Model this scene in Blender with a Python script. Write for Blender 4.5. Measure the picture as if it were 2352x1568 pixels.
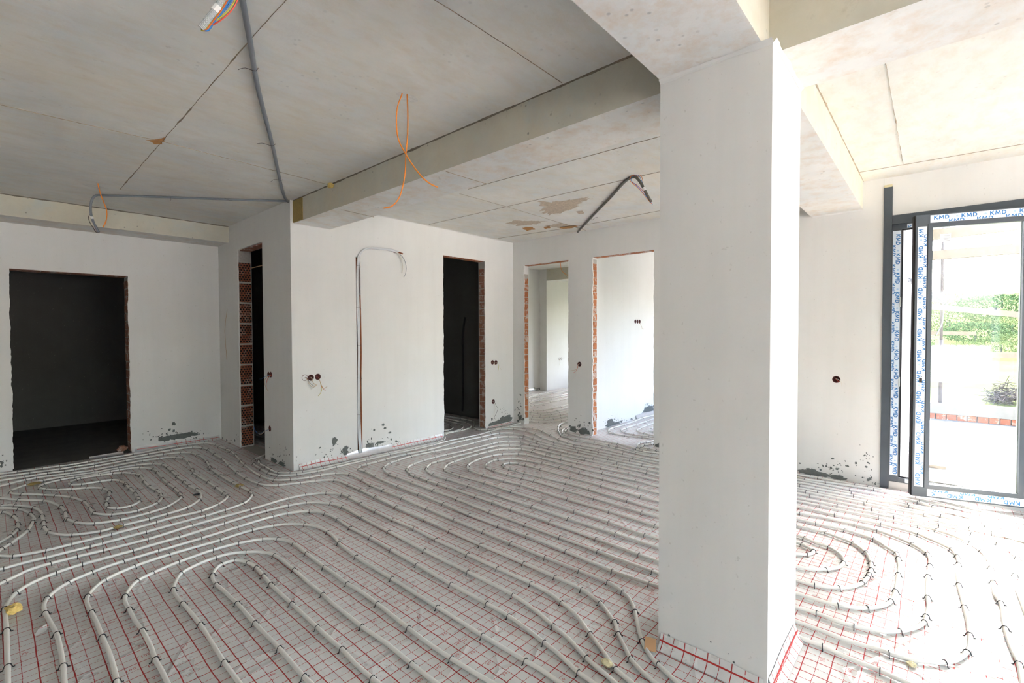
import bpy, bmesh, math, random
from mathutils import Vector, Matrix, noise
random.seed(7)
S = bpy.context.scene
for o in list(bpy.data.objects): bpy.data.objects.remove(o)
COL = S.collection
R = math.radians

# ------------------------------------------------------------------ camera
H = 1.47; FPX = 1084.685
YAW, PITCH, ROLL = R(48.134), R(-1.2795), R(-0.1935)
_f = Vector((math.sin(YAW), math.cos(YAW), 0)); _r = Vector((math.cos(YAW), -math.sin(YAW), 0)); _u = Vector((0, 0, 1))
FW = math.cos(PITCH)*_f + math.sin(PITCH)*_u
_u2 = -math.sin(PITCH)*_f + math.cos(PITCH)*_u
RT = math.cos(ROLL)*_r + math.sin(ROLL)*_u2
UP = -math.sin(ROLL)*_r + math.cos(ROLL)*_u2
cam = bpy.data.cameras.new('camera'); cam.sensor_width = 36; cam.lens = FPX/2352*36; cam.clip_start = .05; cam.clip_end = 500
co = bpy.data.objects.new('camera', cam); COL.objects.link(co)
co.matrix_world = Matrix(((RT.x, UP.x, -FW.x, 0), (RT.y, UP.y, -FW.y, 0), (RT.z, UP.z, -FW.z, H), (0, 0, 0, 1)))
S.camera = co
# a photo pixel gives a direction only; the point lies on a named plane of the place
def ray(x, y): return RT*((x-1176)/FPX) - UP*((y-784)/FPX) + FW
C0 = Vector((0, 0, H))
def onZ(x, y, z=0.):
    d = ray(x, y); return C0 + d*((z-H)/d.z)
def onX(x, y, X):
    d = ray(x, y); return C0 + d*(X/d.x)
def onY(x, y, Y):
    d = ray(x, y); return C0 + d*(Y/d.y)

# ------------------------------------------------------------------ sky, sun, exposure
SUN_EL = R(51.5)
w = bpy.data.worlds.new('sky'); S.world = w; w.use_nodes = True
nt = w.node_tree; nt.nodes.clear()
sky = nt.nodes.new('ShaderNodeTexSky'); sky.sky_type = 'NISHITA'; sky.sun_disc = False
sky.sun_elevation = SUN_EL; sky.sun_rotation = R(92); sky.air_density = 1.0; sky.dust_density = 3.5; sky.ozone_density = 1.0
bg = nt.nodes.new('ShaderNodeBackground'); bg.inputs[1].default_value = .74
wo = nt.nodes.new('ShaderNodeOutputWorld')
nt.links.new(sky.outputs[0], bg.inputs[0]); nt.links.new(bg.outputs[0], wo.inputs[0])
sl = bpy.data.lights.new('sun', 'SUN'); sl.energy = 7.5; sl.angle = R(.55); sl.color = (1, .95, .87)
so = bpy.data.objects.new('sun', sl); COL.objects.link(so)
sdir = Vector((-math.cos(SUN_EL), -.03, -math.sin(SUN_EL)))
so.rotation_euler = sdir.to_track_quat('-Z', 'Y').to_euler(); so.location = (14, 0, 12)
S.view_settings.view_transform = 'Standard'; S.view_settings.look = 'None'
S.view_settings.exposure = 2.6; S.view_settings.gamma = 1.0; S.view_settings.use_curve_mapping = False

# ------------------------------------------------------------------ materials
def mat(name):
    m = bpy.data.materials.new(name); m.use_nodes = True
    n = m.node_tree.nodes; b = n['Principled BSDF']
    return m, m.node_tree, b
def lk(t, a, b): t.links.new(a, b)
def pos(t): return t.nodes.new('ShaderNodeNewGeometry').outputs['Position']
def tnoise(t, vec, scale, detail=4, rough=.55, vscale=None):
    if vscale:
        mp = t.nodes.new('ShaderNodeMapping'); mp.inputs['Scale'].default_value = vscale
        lk(t, vec, mp.inputs['Vector']); vec = mp.outputs[0]
    n = t.nodes.new('ShaderNodeTexNoise'); n.inputs['Scale'].default_value = scale
    n.inputs['Detail'].default_value = detail; n.inputs['Roughness'].default_value = rough
    lk(t, vec, n.inputs['Vector']); return n.outputs['Fac']
def ramp(t, fac, stops):
    r = t.nodes.new('ShaderNodeValToRGB'); e = r.color_ramp.elements
    while len(e) < len(stops): e.new(.5)
    for el, (p, c) in zip(e, stops):
        el.position = p; el.color = (c, c, c, 1) if not isinstance(c, tuple) else (*c, 1)
    lk(t, fac, r.inputs[0]); return r.outputs[0]
def mixc(t, fac, a, b, mode='MIX'):
    m = t.nodes.new('ShaderNodeMix'); m.data_type = 'RGBA'; m.blend_type = mode
    for s, v in ((m.inputs[0], fac), (m.inputs[6], a), (m.inputs[7], b)):
        if hasattr(v, 'is_linked'): lk(t, v, s)
        elif isinstance(v, tuple): s.default_value = (*v, 1)
        else: s.default_value = v
    return m.outputs[2]
def mth(t, op, a, b=None, c=None):
    m = t.nodes.new('ShaderNodeMath'); m.operation = op
    for i, v in enumerate((a, b, c)):
        if v is None: continue
        if hasattr(v, 'is_linked'): lk(t, v, m.inputs[i])
        else: m.inputs[i].default_value = v
    return m.outputs[0]
def bump(t, b, h, strength=.3, dist=.01):
    n = t.nodes.new('ShaderNodeBump'); n.inputs['Strength'].default_value = strength; n.inputs['Distance'].default_value = dist
    lk(t, h, n.inputs['Height']); lk(t, n.outputs[0], b.inputs['Normal'])
def flat(name, col, rough=.6, metal=0., nz=0., nscale=30):
    m, t, b = mat(name); b.inputs['Roughness'].default_value = rough; b.inputs['Metallic'].default_value = metal
    if nz:
        f = tnoise(t, pos(t), nscale)
        c = mixc(t, f, tuple(max(0, x*(1-nz)) for x in col), tuple(min(1, x*(1+nz)) for x in col))
        lk(t, c, b.inputs['Base Color']); bump(t, b, f, .15, .004)
    else: b.inputs['Base Color'].default_value = (*col, 1)
    return m
MT = {}
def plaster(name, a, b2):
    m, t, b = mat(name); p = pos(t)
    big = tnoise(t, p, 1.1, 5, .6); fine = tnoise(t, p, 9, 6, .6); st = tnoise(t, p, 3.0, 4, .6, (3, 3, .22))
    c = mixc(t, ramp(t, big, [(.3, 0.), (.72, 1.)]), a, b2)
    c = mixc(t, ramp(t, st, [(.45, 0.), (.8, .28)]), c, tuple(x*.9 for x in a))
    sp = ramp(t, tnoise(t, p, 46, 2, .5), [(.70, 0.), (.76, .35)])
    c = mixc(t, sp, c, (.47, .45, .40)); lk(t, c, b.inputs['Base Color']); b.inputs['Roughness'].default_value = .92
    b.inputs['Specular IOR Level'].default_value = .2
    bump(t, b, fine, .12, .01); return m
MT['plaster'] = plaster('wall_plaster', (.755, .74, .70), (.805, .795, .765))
MT['dark_plaster'] = plaster('dimmed_cement_plaster', (.12, .115, .105), (.16, .155, .145))  # grey cement, darkened further to paint in the gloom of the unlit rooms
def slabmat(name, base, stain, pits, stretch, amt):
    m, t, b = mat(name); p = pos(t)
    big = tnoise(t, p, 1.3, 6, .66); c = mixc(t, ramp(t, big, [(.36, 0.), (.64, 1.)]), tuple(x*q for x, q in zip(base, (.86, .88, .90))), base)
    warm = tnoise(t, p, .8, 5, .7, (1, 1.6, 1)); c = mixc(t, ramp(t, warm, [(.48, 0.), (.72, .55)]), c, tuple(x*q for x, q in zip(base, (.97, .90, .78))))
    s1 = tnoise(t, p, 5.5, 6, .68, stretch)
    c = mixc(t, ramp(t, s1, [(.46, 0.), (.78, amt)]), c, stain)
    s2 = tnoise(t, p, 14, 5, .7, stretch)
    c = mixc(t, ramp(t, s2, [(.63, 0.), (.80, amt*.8)]), c, tuple(x*.7 for x in stain))
    bl = tnoise(t, p, 2.3, 5, .7)
    c = mixc(t, ramp(t, bl, [(.55, 0.), (.75, .45)]), c, tuple(x*.93 for x in base[::-1]))
    v = t.nodes.new('ShaderNodeTexVoronoi'); v.inputs['Scale'].default_value = 17; lk(t, p, v.inputs['Vector'])
    pit = ramp(t, v.outputs['Distance'], [(.10, pits), (.17, 0.)])
    gate = ramp(t, tnoise(t, p, 3.1, 3), [(.5, 0.), (.62, 1.)])
    c = mixc(t, mth(t, 'MULTIPLY', pit, gate), c, tuple(x*.42 for x in base))
    lk(t, c, b.inputs['Base Color']); b.inputs['Roughness'].default_value = .88; b.inputs['Specular IOR Level'].default_value = .25
    bump(t, b, s2, .2, .01); return m
MT['slab'] = slabmat('cast_slab_soffit', (.90, .88, .815), (.72, .58, .38), .25, (1, 2.2, 1), .36)
MT['soffit'] = slabmat('beam_soffit', (.88, .865, .825), (.68, .48, .30), .5, (1.6, 1.6, 1), .55)
MT['beamside'] = slabmat('beam_side_concrete', (.66, .625, .515), (.56, .49, .36), .9, (1, 1, 1), .5)
MT['terrace'] = slabmat('terrace_screed', (.13, .128, .122), (.6, .56, .48), .3, (1, 1, 1), .3)
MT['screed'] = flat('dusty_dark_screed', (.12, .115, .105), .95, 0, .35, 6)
MT['slabfloor'] = flat('floor_slab', (.42, .40, .36), .9, 0, .15, 8)

def foilmat():
    m, t, b = mat('printed_insulation_foil'); p0 = pos(t)
    nz = t.nodes.new('ShaderNodeTexNoise'); nz.inputs['Scale'].default_value = 5.5; nz.inputs['Detail'].default_value = 3
    lk(t, p0, nz.inputs['Vector'])
    sub = t.nodes.new('ShaderNodeVectorMath'); sub.operation = 'SUBTRACT'; lk(t, nz.outputs['Color'], sub.inputs[0]); sub.inputs[1].default_value = (.5, .5, .5)
    sc = t.nodes.new('ShaderNodeVectorMath'); sc.operation = 'SCALE'; lk(t, sub.outputs[0], sc.inputs[0]); sc.inputs['Scale'].default_value = .011
    ad = t.nodes.new('ShaderNodeVectorMath'); ad.operation = 'ADD'; lk(t, p0, ad.inputs[0]); lk(t, sc.outputs[0], ad.inputs[1])
    sx = t.nodes.new('ShaderNodeSeparateXYZ'); lk(t, ad.outputs[0], sx.inputs[0])
    X = mth(t, 'ADD', sx.outputs[0], 20-.43); Y = mth(t, 'ADD', sx.outputs[1], 20-.12)
    def line(v, step, off, wdt):
        q = mth(t, 'MODULO', mth(t, 'ADD', v, off+step/2), step)
        return mth(t, 'LESS_THAN', mth(t, 'ABSOLUTE', mth(t, 'SUBTRACT', q, step/2)), wdt/2)
    def dash(v): return mth(t, 'LESS_THAN', mth(t, 'MODULO', v, .0125), .0095)
    solid = mth(t, 'MAXIMUM', line(X, .1, 0, .0046), line(Y, .1, 0, .0038))
    thin = mth(t, 'MAXIMUM', mth(t, 'MULTIPLY', line(X, .1, .05, .0030), dash(Y)), mth(t, 'MULTIPLY', line(Y, .1, .05, .0025), dash(X)))
    g = mth(t, 'MINIMUM', mth(t, 'MAXIMUM', solid, thin), 1)
    big = tnoise(t, p0, 1.6, 5, .65); mid = tnoise(t, p0, 6, 4, .6)
    c = mixc(t, ramp(t, big, [(.3, 0.), (.7, 1.)]), (.63, .62, .59), (.78, .77, .745))
    dirt = ramp(t, tnoise(t, p0, 3.3, 5, .7), [(.55, 0.), (.78, .35)]); c = mixc(t, dirt, c, (.44, .41, .36))
    c = mixc(t, g, c, (.42, .022, .02)); lk(t, c, b.inputs['Base Color'])
    b.inputs['Metallic'].default_value = .12
    lk(t, ramp(t, mid, [(.3, .24), (.7, .42)]), b.inputs['Roughness'])
    cr = tnoise(t, p0, 8, 3, .5, (1.6, .7, 1)); v = t.nodes.new('ShaderNodeTexVoronoi'); v.feature = 'DISTANCE_TO_EDGE'; v.inputs['Scale'].default_value = 3.2
    lk(t, ad.outputs[0], v.inputs['Vector']); edge = ramp(t, v.outputs['Distance'], [(0., .35), (.05, 0.)])
    bump(t, b, mth(t, 'ADD', cr, edge), .42, .02); return m
MT['foil'] = foilmat()
MT['silver'] = flat('silver_foil_edge', (.82, .82, .83), .22, .55, .12, 25)
MT['pipe'] = flat('ivory_heating_pipe', (.80, .78, .72), .42)
MT['clip'] = flat('black_plastic_clip', (.012, .012, .014), .45)
MT['red_ink'] = flat('red_printing_ink', (.50, .025, .022), .5)
def brickmat(name, a, b2, smear, holes=False):
    m, t, b = mat(name); p = pos(t)
    oi = t.nodes.new('ShaderNodeObjectInfo'); c = mixc(t, oi.outputs['Random'], a, b2)
    c = mixc(t, ramp(t, tnoise(t, p, 30, 5, .65), [(.4, 0.), (.7, .6)]), c, tuple(x*.6 for x in a))
    if smear: c = mixc(t, ramp(t, tnoise(t, p, 11, 6, .7), [(.52, 0.), (.60, smear)]), c, (.62, .58, .52))
    if holes:  # the shade inside the perforations is painted as dark slots on solid blocks
        sx = t.nodes.new('ShaderNodeSeparateXYZ'); lk(t, p, sx.inputs[0])
        k = mth(t, 'FLOOR', mth(t, 'MULTIPLY', sx.outputs[2], 34)); off = mth(t, 'MULTIPLY', mth(t, 'MODULO', k, 2), .5)
        gx = mth(t, 'GREATER_THAN', mth(t, 'FRACT', mth(t, 'ADD', mth(t, 'MULTIPLY', sx.outputs[0], 30), off)), .38)
        gz = mth(t, 'GREATER_THAN', mth(t, 'FRACT', mth(t, 'MULTIPLY', sx.outputs[2], 34)), .42)
        c = mixc(t, mth(t, 'MULTIPLY', gx, gz), c, (.012, .01, .008))
    lk(t, c, b.inputs['Base Color']); b.inputs['Roughness'].default_value = .95
    bump(t, b, tnoise(t, p, 60, 4), .5, .006); return m
MT['brick'] = brickmat('orange_clay_brick', (.42, .14, .055), (.56, .21, .085), .7)
MT['brick_out'] = brickmat('outdoor_clay_brick', (.20, .062, .03), (.26, .09, .045), .35)  # outdoor copy of the brick, base colour lowered against overexposure
MT['brick_dull'] = brickmat('dusty_clay_brick', (.30, .13, .08), (.38, .19, .12), .6)
MT['block'] = brickmat('perforated_clay_block', (.26, .085, .045), (.32, .11, .06), .3, True)
MT['mortar'] = flat('grey_mortar', (.46, .43, .38), .95, 0, .25, 40)
MT['splash'] = flat('dried_cement_splash', (.155, .165, .152), .95, 0, .35, 35)
MT['splash_brown'] = flat('earth_brown_splash', (.22, .15, .09), .95, 0, .3, 35)
MT['anthracite'] = flat('anthracite_frame', (.065, .08, .095), .4, 0, .08, 12)
MT['gasket'] = flat('black_rubber_gasket', (.015, .013, .013), .6)
MT['film'] = flat('white_blue_protective_film', (.74, .82, .90), .35)
MT['film_ink'] = flat('blue_film_lettering', (.02, .19, .50), .4)
MT['film_ink_pale'] = flat('pale_blue_film_mark', (.42, .60, .80), .4)
MT['steel_edge'] = flat('pale_glazing_spacer', (.55, .58, .54), .4, .2)
MT['grey_tube'] = flat('grey_corrugated_conduit', (.23, .25, .27), .5)
MT['dark_tube'] = flat('dark_grey_conduit', (.11, .105, .085), .5)
MT['light_tube'] = flat('light_grey_corrugated_sleeve', (.55, .57, .57), .45)
MT['white_tube'] = flat('white_cable_sleeve', (.70, .715, .72), .45)
MT['black_tube'] = flat('black_hose', (.02, .02, .022), .5)
MT['orange'] = flat('orange_cable', (.88, .27, .03), .45)
MT['red_w'] = flat('red_wire', (.65, .08, .04), .45)
MT['blue_w'] = flat('blue_wire', (.03, .20, .55), .45)
MT['yellow_w'] = flat('yellow_green_wire', (.55, .48, .05), .45)
MT['tan_w'] = flat('tan_wire', (.52, .33, .17), .5)
MT['white_w'] = flat('white_wire', (.72, .68, .60), .5)
MT['rust_w'] = flat('rusty_tie_wire', (.07, .045, .035), .7)
MT['rust'] = flat('rust_brown_chase', (.27, .085, .03), .9, 0, .4, 30)
MT['socket'] = flat('dark_red_back_box', (.10, .022, .018), .6, 0, .4, 60)
MT['foam'] = flat('yellow_mounting_foam', (.72, .52, .17), .9, 0, .35, 45)
MT['foam_pale'] = flat('pale_yellow_foam', (.70, .62, .38), .9, 0, .3, 45)
MT['foam_old'] = flat('aged_brown_foam', (.36, .26, .09), .9, 0, .35, 55)
MT['card'] = flat('cardboard', (.55, .32, .16), .9)
MT['white_tape'] = flat('white_tape', (.85, .84, .80), .6)
MT['paper'] = flat('paper_sticker', (.88, .88, .87), .6)
MT['grey_ink'] = flat('grey_sticker_print', (.40, .41, .42), .6)
MT['timber'] = flat('weathered_formwork_timber', (.17, .14, .105), .85, 0, .25, 14)
MT['steel_pole'] = flat('rusty_grey_prop', (.085, .07, .068), .6, .1, .3, 20)
MT['parapet'] = flat('parapet_concrete', (.17, .165, .15), .95, 0, .2, 14)
MT['white_ext'] = flat('white_outside_render', (.55, .535, .51), .95, 0, .05, 6)
MT['site'] = flat('pale_bounce_ground', (.62, .59, .53), .98, 0, .15, 1.2)  # kept pale so the unseen ground bounces more light indoors
MT['grass'] = flat('dry_meadow', (.062, .072, .030), .98, 0, .45, .9)
MT['leaf'] = flat('bush_leaves', (.050, .078, .028), .8, 0, .5, 9)
MT['leaf2'] = flat('pale_bush_leaves', (.075, .095, .032), .8, 0, .5, 9)
MT['stick'] = flat('dry_branches', (.07, .06, .055), .9, 0, .4, 20)
MT['stone'] = flat('pale_block', (.20, .20, .20), .9)
for k in ('grass', 'leaf', 'leaf2', 'timber', 'terrace', 'parapet', 'site', 'white_ext', 'stick'):
    MT[k].node_tree.nodes['Principled BSDF'].inputs['Specular IOR Level'].default_value = 0.
MT['foil'].node_tree.nodes['Principled BSDF'].inputs['Specular IOR Level'].default_value = .3
def glassmat():
    m, t, b = mat('window_glass'); n = t.nodes; n.remove(b)
    tr = n.new('ShaderNodeBsdfTransparent'); tr.inputs[0].default_value = (.985, .995, .99, 1)
    gl = n.new('ShaderNodeBsdfGlossy'); gl.inputs['Roughness'].default_value = .02
    mx = n.new('ShaderNodeMixShader'); mx.inputs[0].default_value = .022; lk(t, tr.outputs[0], mx.inputs[1]); lk(t, gl.outputs[0], mx.inputs[2])
    lk(t, mx.outputs[0], n['Material Output'].inputs[0]); return m
MT['glass'] = glassmat()

# ------------------------------------------------------------------ mesh helpers
class MB:
    def __init__(s): s.v = []; s.f = []; s.m = []
    def add(s, vs, fs, mi=0):
        o = len(s.v); s.v += [tuple(p) for p in vs]
        for f in fs: s.f.append(tuple(i+o for i in f)); s.m.append(mi)
        return s
    def box(s, a, b, mi=0):
        x0, y0, z0 = a; x1, y1, z1 = b
        return s.add([(x0, y0, z0), (x1, y0, z0), (x1, y1, z0), (x0, y1, z0), (x0, y0, z1), (x1, y0, z1), (x1, y1, z1), (x0, y1, z1)],
              [(0, 3, 2, 1), (4, 5, 6, 7), (0, 1, 5, 4), (1, 2, 6, 5), (2, 3, 7, 6), (3, 0, 4, 7)], mi)
    def tube(s, pts, r, n=6, mi=0, cap=True):
        pts = [Vector(p) for p in pts]; rs = r if isinstance(r, (list, tuple)) else [r]*len(pts)
        ring = []; t0 = (pts[1]-pts[0]).normalized()
        a = Vector((0, 0, 1)) if abs(t0.z) < .9 else Vector((1, 0, 0))
        u = (a - t0*a.dot(t0)).normalized()
        for i, p in enumerate(pts):
            t = (pts[min(i+1, len(pts)-1)]-pts[max(i-1, 0)])
            t = t.normalized() if t.length > 1e-9 else t0
            u = (u - t*u.dot(t)); u = u.normalized() if u.length > 1e-6 else t.orthogonal().normalized()
            v = t.cross(u)
            ring += [p + (u*math.cos(2*math.pi*k/n) + v*math.sin(2*math.pi*k/n))*rs[i] for k in range(n)]
        fs = []
        for i in range(len(pts)-1):
            for k in range(n):
                fs.append((i*n+k, i*n+(k+1) % n, (i+1)*n+(k+1) % n, (i+1)*n+k))
        if cap: fs += [tuple(range(n-1, -1, -1)), tuple((len(pts)-1)*n+k for k in range(n))]
        return s.add(ring, fs, mi)
    def obj(s, name, mats, parent=None, smooth=False):
        me = bpy.data.meshes.new(name); me.from_pydata(s.v, [], s.f)
        mats = mats if isinstance(mats, (list, tuple)) else [mats]
        for m in mats: me.materials.append(MT[m] if isinstance(m, str) else m)
        if len(mats) > 1: me.polygons.foreach_set('material_index', s.m)
        if smooth: me.polygons.foreach_set('use_smooth', [True]*len(me.polygons))
        me.update()
        o = bpy.data.objects.new(name, me); COL.objects.link(o)
        if parent: o.parent = parent
        return o
def tag(o, label=None, cat=None, group=None, kind=None):
    if label: o['label'] = label
    if cat: o['category'] = cat
    if group: o['group'] = group
    if kind: o['kind'] = kind
    return o
def struct(o, label=None): return tag(o, label, None, None, 'structure')
def empty(name, loc):
    o = bpy.data.objects.new(name, None); COL.objects.link(o); o.location = loc; o.empty_display_size = .05; return o
def origin(o, loc):
    # move a mesh object's origin to its base without moving the shape
    loc = Vector(loc); o.data.transform(Matrix.Translation(-loc)); o.location = loc; return o
def reparent(o, p):
    o.parent = p; o.matrix_parent_inverse = Matrix.Translation(-p.location); return o
def smooth_path(P, step=.05):
    P = [Vector(p) for p in P]; Q = [P[0]*2-P[1]] + P + [P[-1]*2-P[-2]]; out = []
    for i in range(1, len(Q)-2):
        p0, p1, p2, p3 = Q[i-1], Q[i], Q[i+1], Q[i+2]
        d = [max((b-a).length, 1e-4)**.5 for a, b in ((p0, p1), (p1, p2), (p2, p3))]
        t0 = 0; t1 = d[0]; t2 = t1+d[1]; t3 = t2+d[2]
        n = max(1, int(math.ceil((p2-p1).length/step)))
        for k in range(n):
            t = t1+(t2-t1)*k/n
            A1 = p0*((t1-t)/(t1-t0))+p1*((t-t0)/(t1-t0)); A2 = p1*((t2-t)/(t2-t1))+p2*((t-t1)/(t2-t1)); A3 = p2*((t3-t)/(t3-t2))+p3*((t-t2)/(t3-t2))
            B1 = A1*((t2-t)/(t2-t0))+A2*((t-t0)/(t2-t0)); B2 = A2*((t3-t)/(t3-t1))+A3*((t-t1)/(t3-t1))
            out.append(B1*((t2-t)/(t2-t1))+B2*((t-t1)/(t2-t1)))
    out.append(P[-1]); return out
def cyl_mesh(mb, c, axis, r, d, n=20, mi=0):
    # closed cylinder from c along axis for length d
    axis = Vector(axis).normalized(); return mb.tube([Vector(c), Vector(c)+axis*d], r, n, mi)
def boolean_cut(o, cutter):
    md = o.modifiers.new('cut', 'BOOLEAN'); md.operation = 'DIFFERENCE'; md.solver = 'EXACT'; md.object = cutter
    dg = bpy.context.evaluated_depsgraph_get(); dg.update()
    me = bpy.data.meshes.new_from_object(o.evaluated_get(dg)); o.modifiers.clear(); old = o.data; o.data = me; me.name = old.name
    bpy.data.meshes.remove(old); bpy.data.objects.remove(cutter); return o
def wall(name, a, b, cuts, mats='plaster', label=None):
    o = MB().box(a, b).obj(name, mats)
    if cuts:
        c = MB()
        for k in cuts:
            if k[0] == 'box': c.box(k[1], k[2])
            else: cyl_mesh(c, k[1], k[2], k[3], k[4])
        boolean_cut(o, c.obj('cutter', mats))
    return struct(o, label)

# ------------------------------------------------------------------ main planes (metres)
YC, XR, YL, XB, XW = 5.02, 2.145, 7.30, 5.63, 5.565
ZL, ZR, ZS = 2.842, 2.868, 2.605
X0, Y0 = -3.6, -8.2           # room goes on behind the camera
DL = (.171, 1.175, 2.15)      # left doorway X0 X1 top
DRc = (5.776, 6.58, 2.505)    # recess doorway Y
DC = (4.187, 5.005, 2.51)     # centre doorway X
DA = (3.945, 4.80, 2.49)      # back doorways Y
DB = (2.635, 3.55, 2.485)

# socket positions on the walls
SK_C = [(2.276, .978), (2.342, .973), (2.419, .977), (5.153, .992), (5.229, .988), (5.168, .391)]
SK_R = [(5.642, .983), (5.58, .987), (5.627, .368)]
SR = .031
struct(MB().box((X0-.3, Y0-.3, -.25), (5.76, 10.6, -.004)).box((5.76, .55, -.25), (11.9, 8.3, -.004)).obj('floor', 'slabfloor'))
FLOOR = bpy.data.objects['floor']
wall('wall_left', (X0, YL, -.004), (XR, YL+.26, 2.86), [('box', (DL[0], YL-.1, -.1), (DL[1], YL+.4, DL[2]))])
wall('wall_recess', (XR, YC-.0, -.004), (XR+.165, YL+.26, 2.86),
     [('box', (XR-.1, DRc[0], -.1), (XR+.3, DRc[1], DRc[2]))] + [('cyl', (XR-.02, y, z), (1, 0, 0), SR, .07) for y, z in SK_R])
wall('wall_centre', (XR+.165, YC, -.004), (XB, YC+.14, 2.87),
     [('box', (DC[0], YC-.1, -.1), (DC[1], YC+.3, DC[2])), ('box', (2.888, YC-.02, .02), (2.948, YC+.035, 2.335))] +
     [('cyl', (x, YC-.02, z), (0, 1, 0), SR, .07) for x, z in SK_C])
wall('wall_back', (XB, 2.25, -.004), (XB+.125, 8.3, 2.99),
     [('box', (XB-.1, DA[0], -.1), (XB+.3, DA[1], DA[2])), ('box', (XB-.1, DB[0], -.1), (XB+.3, DB[1], DB[2])),
      ('cyl', (XB-.02, 3.759, .995), (1, 0, 0), SR, .07)])
wall('wall_right', (XW, .367, -.004), (XW+.19, 2.25, 2.87), [('cyl', (XW-.02, .717, .984), (1, 0, 0), SR, .07)])
wall('wall_over_glazing', (XW+.02, Y0, 2.512), (XW+.30, .305, 2.87), [], 'plaster')
struct(MB().box((XW+.01, .305, 2.79), (XW+.30, .367, 2.87)).obj('wall_filler', 'plaster'))
wall('wall_right_far', (XW, Y0, -.004), (XW+.30, -.86, 2.512), [])
wall('wall_behind_camera', (X0-.25, Y0, -.004), (X0, YL+.26, 2.86), [('box', (X0-.4, -7.4, .12), (X0+.1, -5.2, 2.45))])
wall('wall_camera_side', (X0-.25, Y0-.25, -.004), (XW+.3, Y0, 2.87), [('box', (.1, Y0-.4, .02), (5.45, Y0+.1, 2.68))])
# rooms beyond the openings
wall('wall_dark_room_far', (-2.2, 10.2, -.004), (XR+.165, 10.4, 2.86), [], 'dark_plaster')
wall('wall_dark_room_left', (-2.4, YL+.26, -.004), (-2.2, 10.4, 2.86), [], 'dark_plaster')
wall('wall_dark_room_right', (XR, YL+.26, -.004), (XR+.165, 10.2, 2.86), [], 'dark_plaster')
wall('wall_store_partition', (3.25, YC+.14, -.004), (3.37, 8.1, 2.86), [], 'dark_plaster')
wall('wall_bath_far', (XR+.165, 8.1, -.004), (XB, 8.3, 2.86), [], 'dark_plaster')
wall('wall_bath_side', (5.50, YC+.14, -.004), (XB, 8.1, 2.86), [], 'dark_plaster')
wall('wall_partition', (XB+.125, 3.70, -.004), (11.4, 3.82, 2.99),
     [('cyl', (x, 3.68, 1.62), (0, 1, 0), .031, .07) for x in (7.186, 7.262, 7.34)])
wall('wall_room_far', (XB+.125, 7.30, -.004), (11.4, 7.5, 2.99), [])
struct(MB().box((9.172, 7.08, -.004), (11.4, 7.30, 2.973)).obj('wall_pier', 'plaster'))
struct(MB().box((11.65, 3.4, -.3), (14.6, 7.6, -.1)).obj('bounce_slab_far_room', 'terrace'))  # unseen slab added to hide the green ground and bounce neutral light inside
wall('wall_end_rooms', (11.4, .30, -.004), (11.65, 7.5, 2.99),
     [('box', (11.2, 4.4, .6), (11.8, 6.4, 2.4))], 'white_ext')
struct(MB().box((11.65, 3.4, 2.60), (14.6, 7.6, 2.75)).obj('sun_shield_far_room', 'white_ext'))  # unseen overhang added to block direct sun from the far room window
wall('wall_terrace_side', (XW+.30, .24, -.3), (11.4, .55, 2.99), [('box', (7.1, .1, .6), (9.3, .7, 2.4))], 'white_ext')

# ceiling, beams and column
CEIL = struct(MB().box((X0-.25, Y0-.25, ZL), (2.38, 10.4, 3.15)).box((2.38, Y0-.25, ZR), (XW+.3, 8.3, 3.15)).obj('ceiling', 'slab'))
struct(MB().box((XW+.3, .24, 2.972), (11.65, 8.3, 3.15)).obj('ceiling_side_rooms', 'slab'))
def beam(name, a, b):
    m = MB().box(a, b); m.m = [1, 0, 0, 0, 0, 0]
    return struct(m.obj(name, ['beamside', 'soffit']))
beam('ceiling_beam', (2.18, Y0, ZS), (2.585, YC+.01, ZR+.02))
beam('ceiling_beam', (X0, .525, ZS+.0015), (XW+.005, .945, ZR+.02))
beam('ceiling_beam', (X0, 6.87, 2.63), (XR+.002, YL+.002, 2.86))
beam('ceiling_beam', (9.17, 3.82, 2.69), (9.55, 7.079, 2.98))
colm = struct(MB().box((2.078, .487, -.004), (2.59, .948, ZS+.004)).obj('concrete_column', 'plaster'), 'square plastered column standing free in the right half of the room')
# formwork joints left as fins in the cast ceiling
def seam(px, z, wd, parent):
    pts = [onZ(x, y, z) for x, y in px]; P = []
    for a, b in zip(pts, pts[1:]):
        n = max(2, int((b-a).length/.06)); P += [a+(b-a)*k/n for k in range(n)]
    P.append(pts[-1]); m = MB(); vs = []; fs = []
    for i, p in enumerate(P):
        d = (P[min(i+1, len(P)-1)]-P[max(i-1, 0)]).normalized(); s = Vector((-d.y, d.x, 0))
        wv = wd*(.35+1.0*abs(noise.noise(p*5.1)))*(1.9 if noise.noise(p*2.3) > .25 else 1); j = s*noise.noise(p*9)*.004
        if noise.noise(p*3.7+Vector((3, 1, 0))) < -.12: wv *= .22
        vs += [p+j+s*wv+Vector((0, 0, .002)), p+j-Vector((0, 0, .004)), p+j-s*wv+Vector((0, 0, .002))]
        if i: b = 3*(i-1); fs += [(b, b+3, b+4, b+1), (b+1, b+4, b+5, b+2)]
    m.add(vs, fs); return m.obj('formwork_joint', 'joint', parent)
MT['joint'] = flat('rusty_joint_fin', (.36, .29, .20), .95, 0, .6, 22)
MT['joint_pale'] = flat('pale_joint_fin', (.42, .36, .27), .95, 0, .4, 30)
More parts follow.
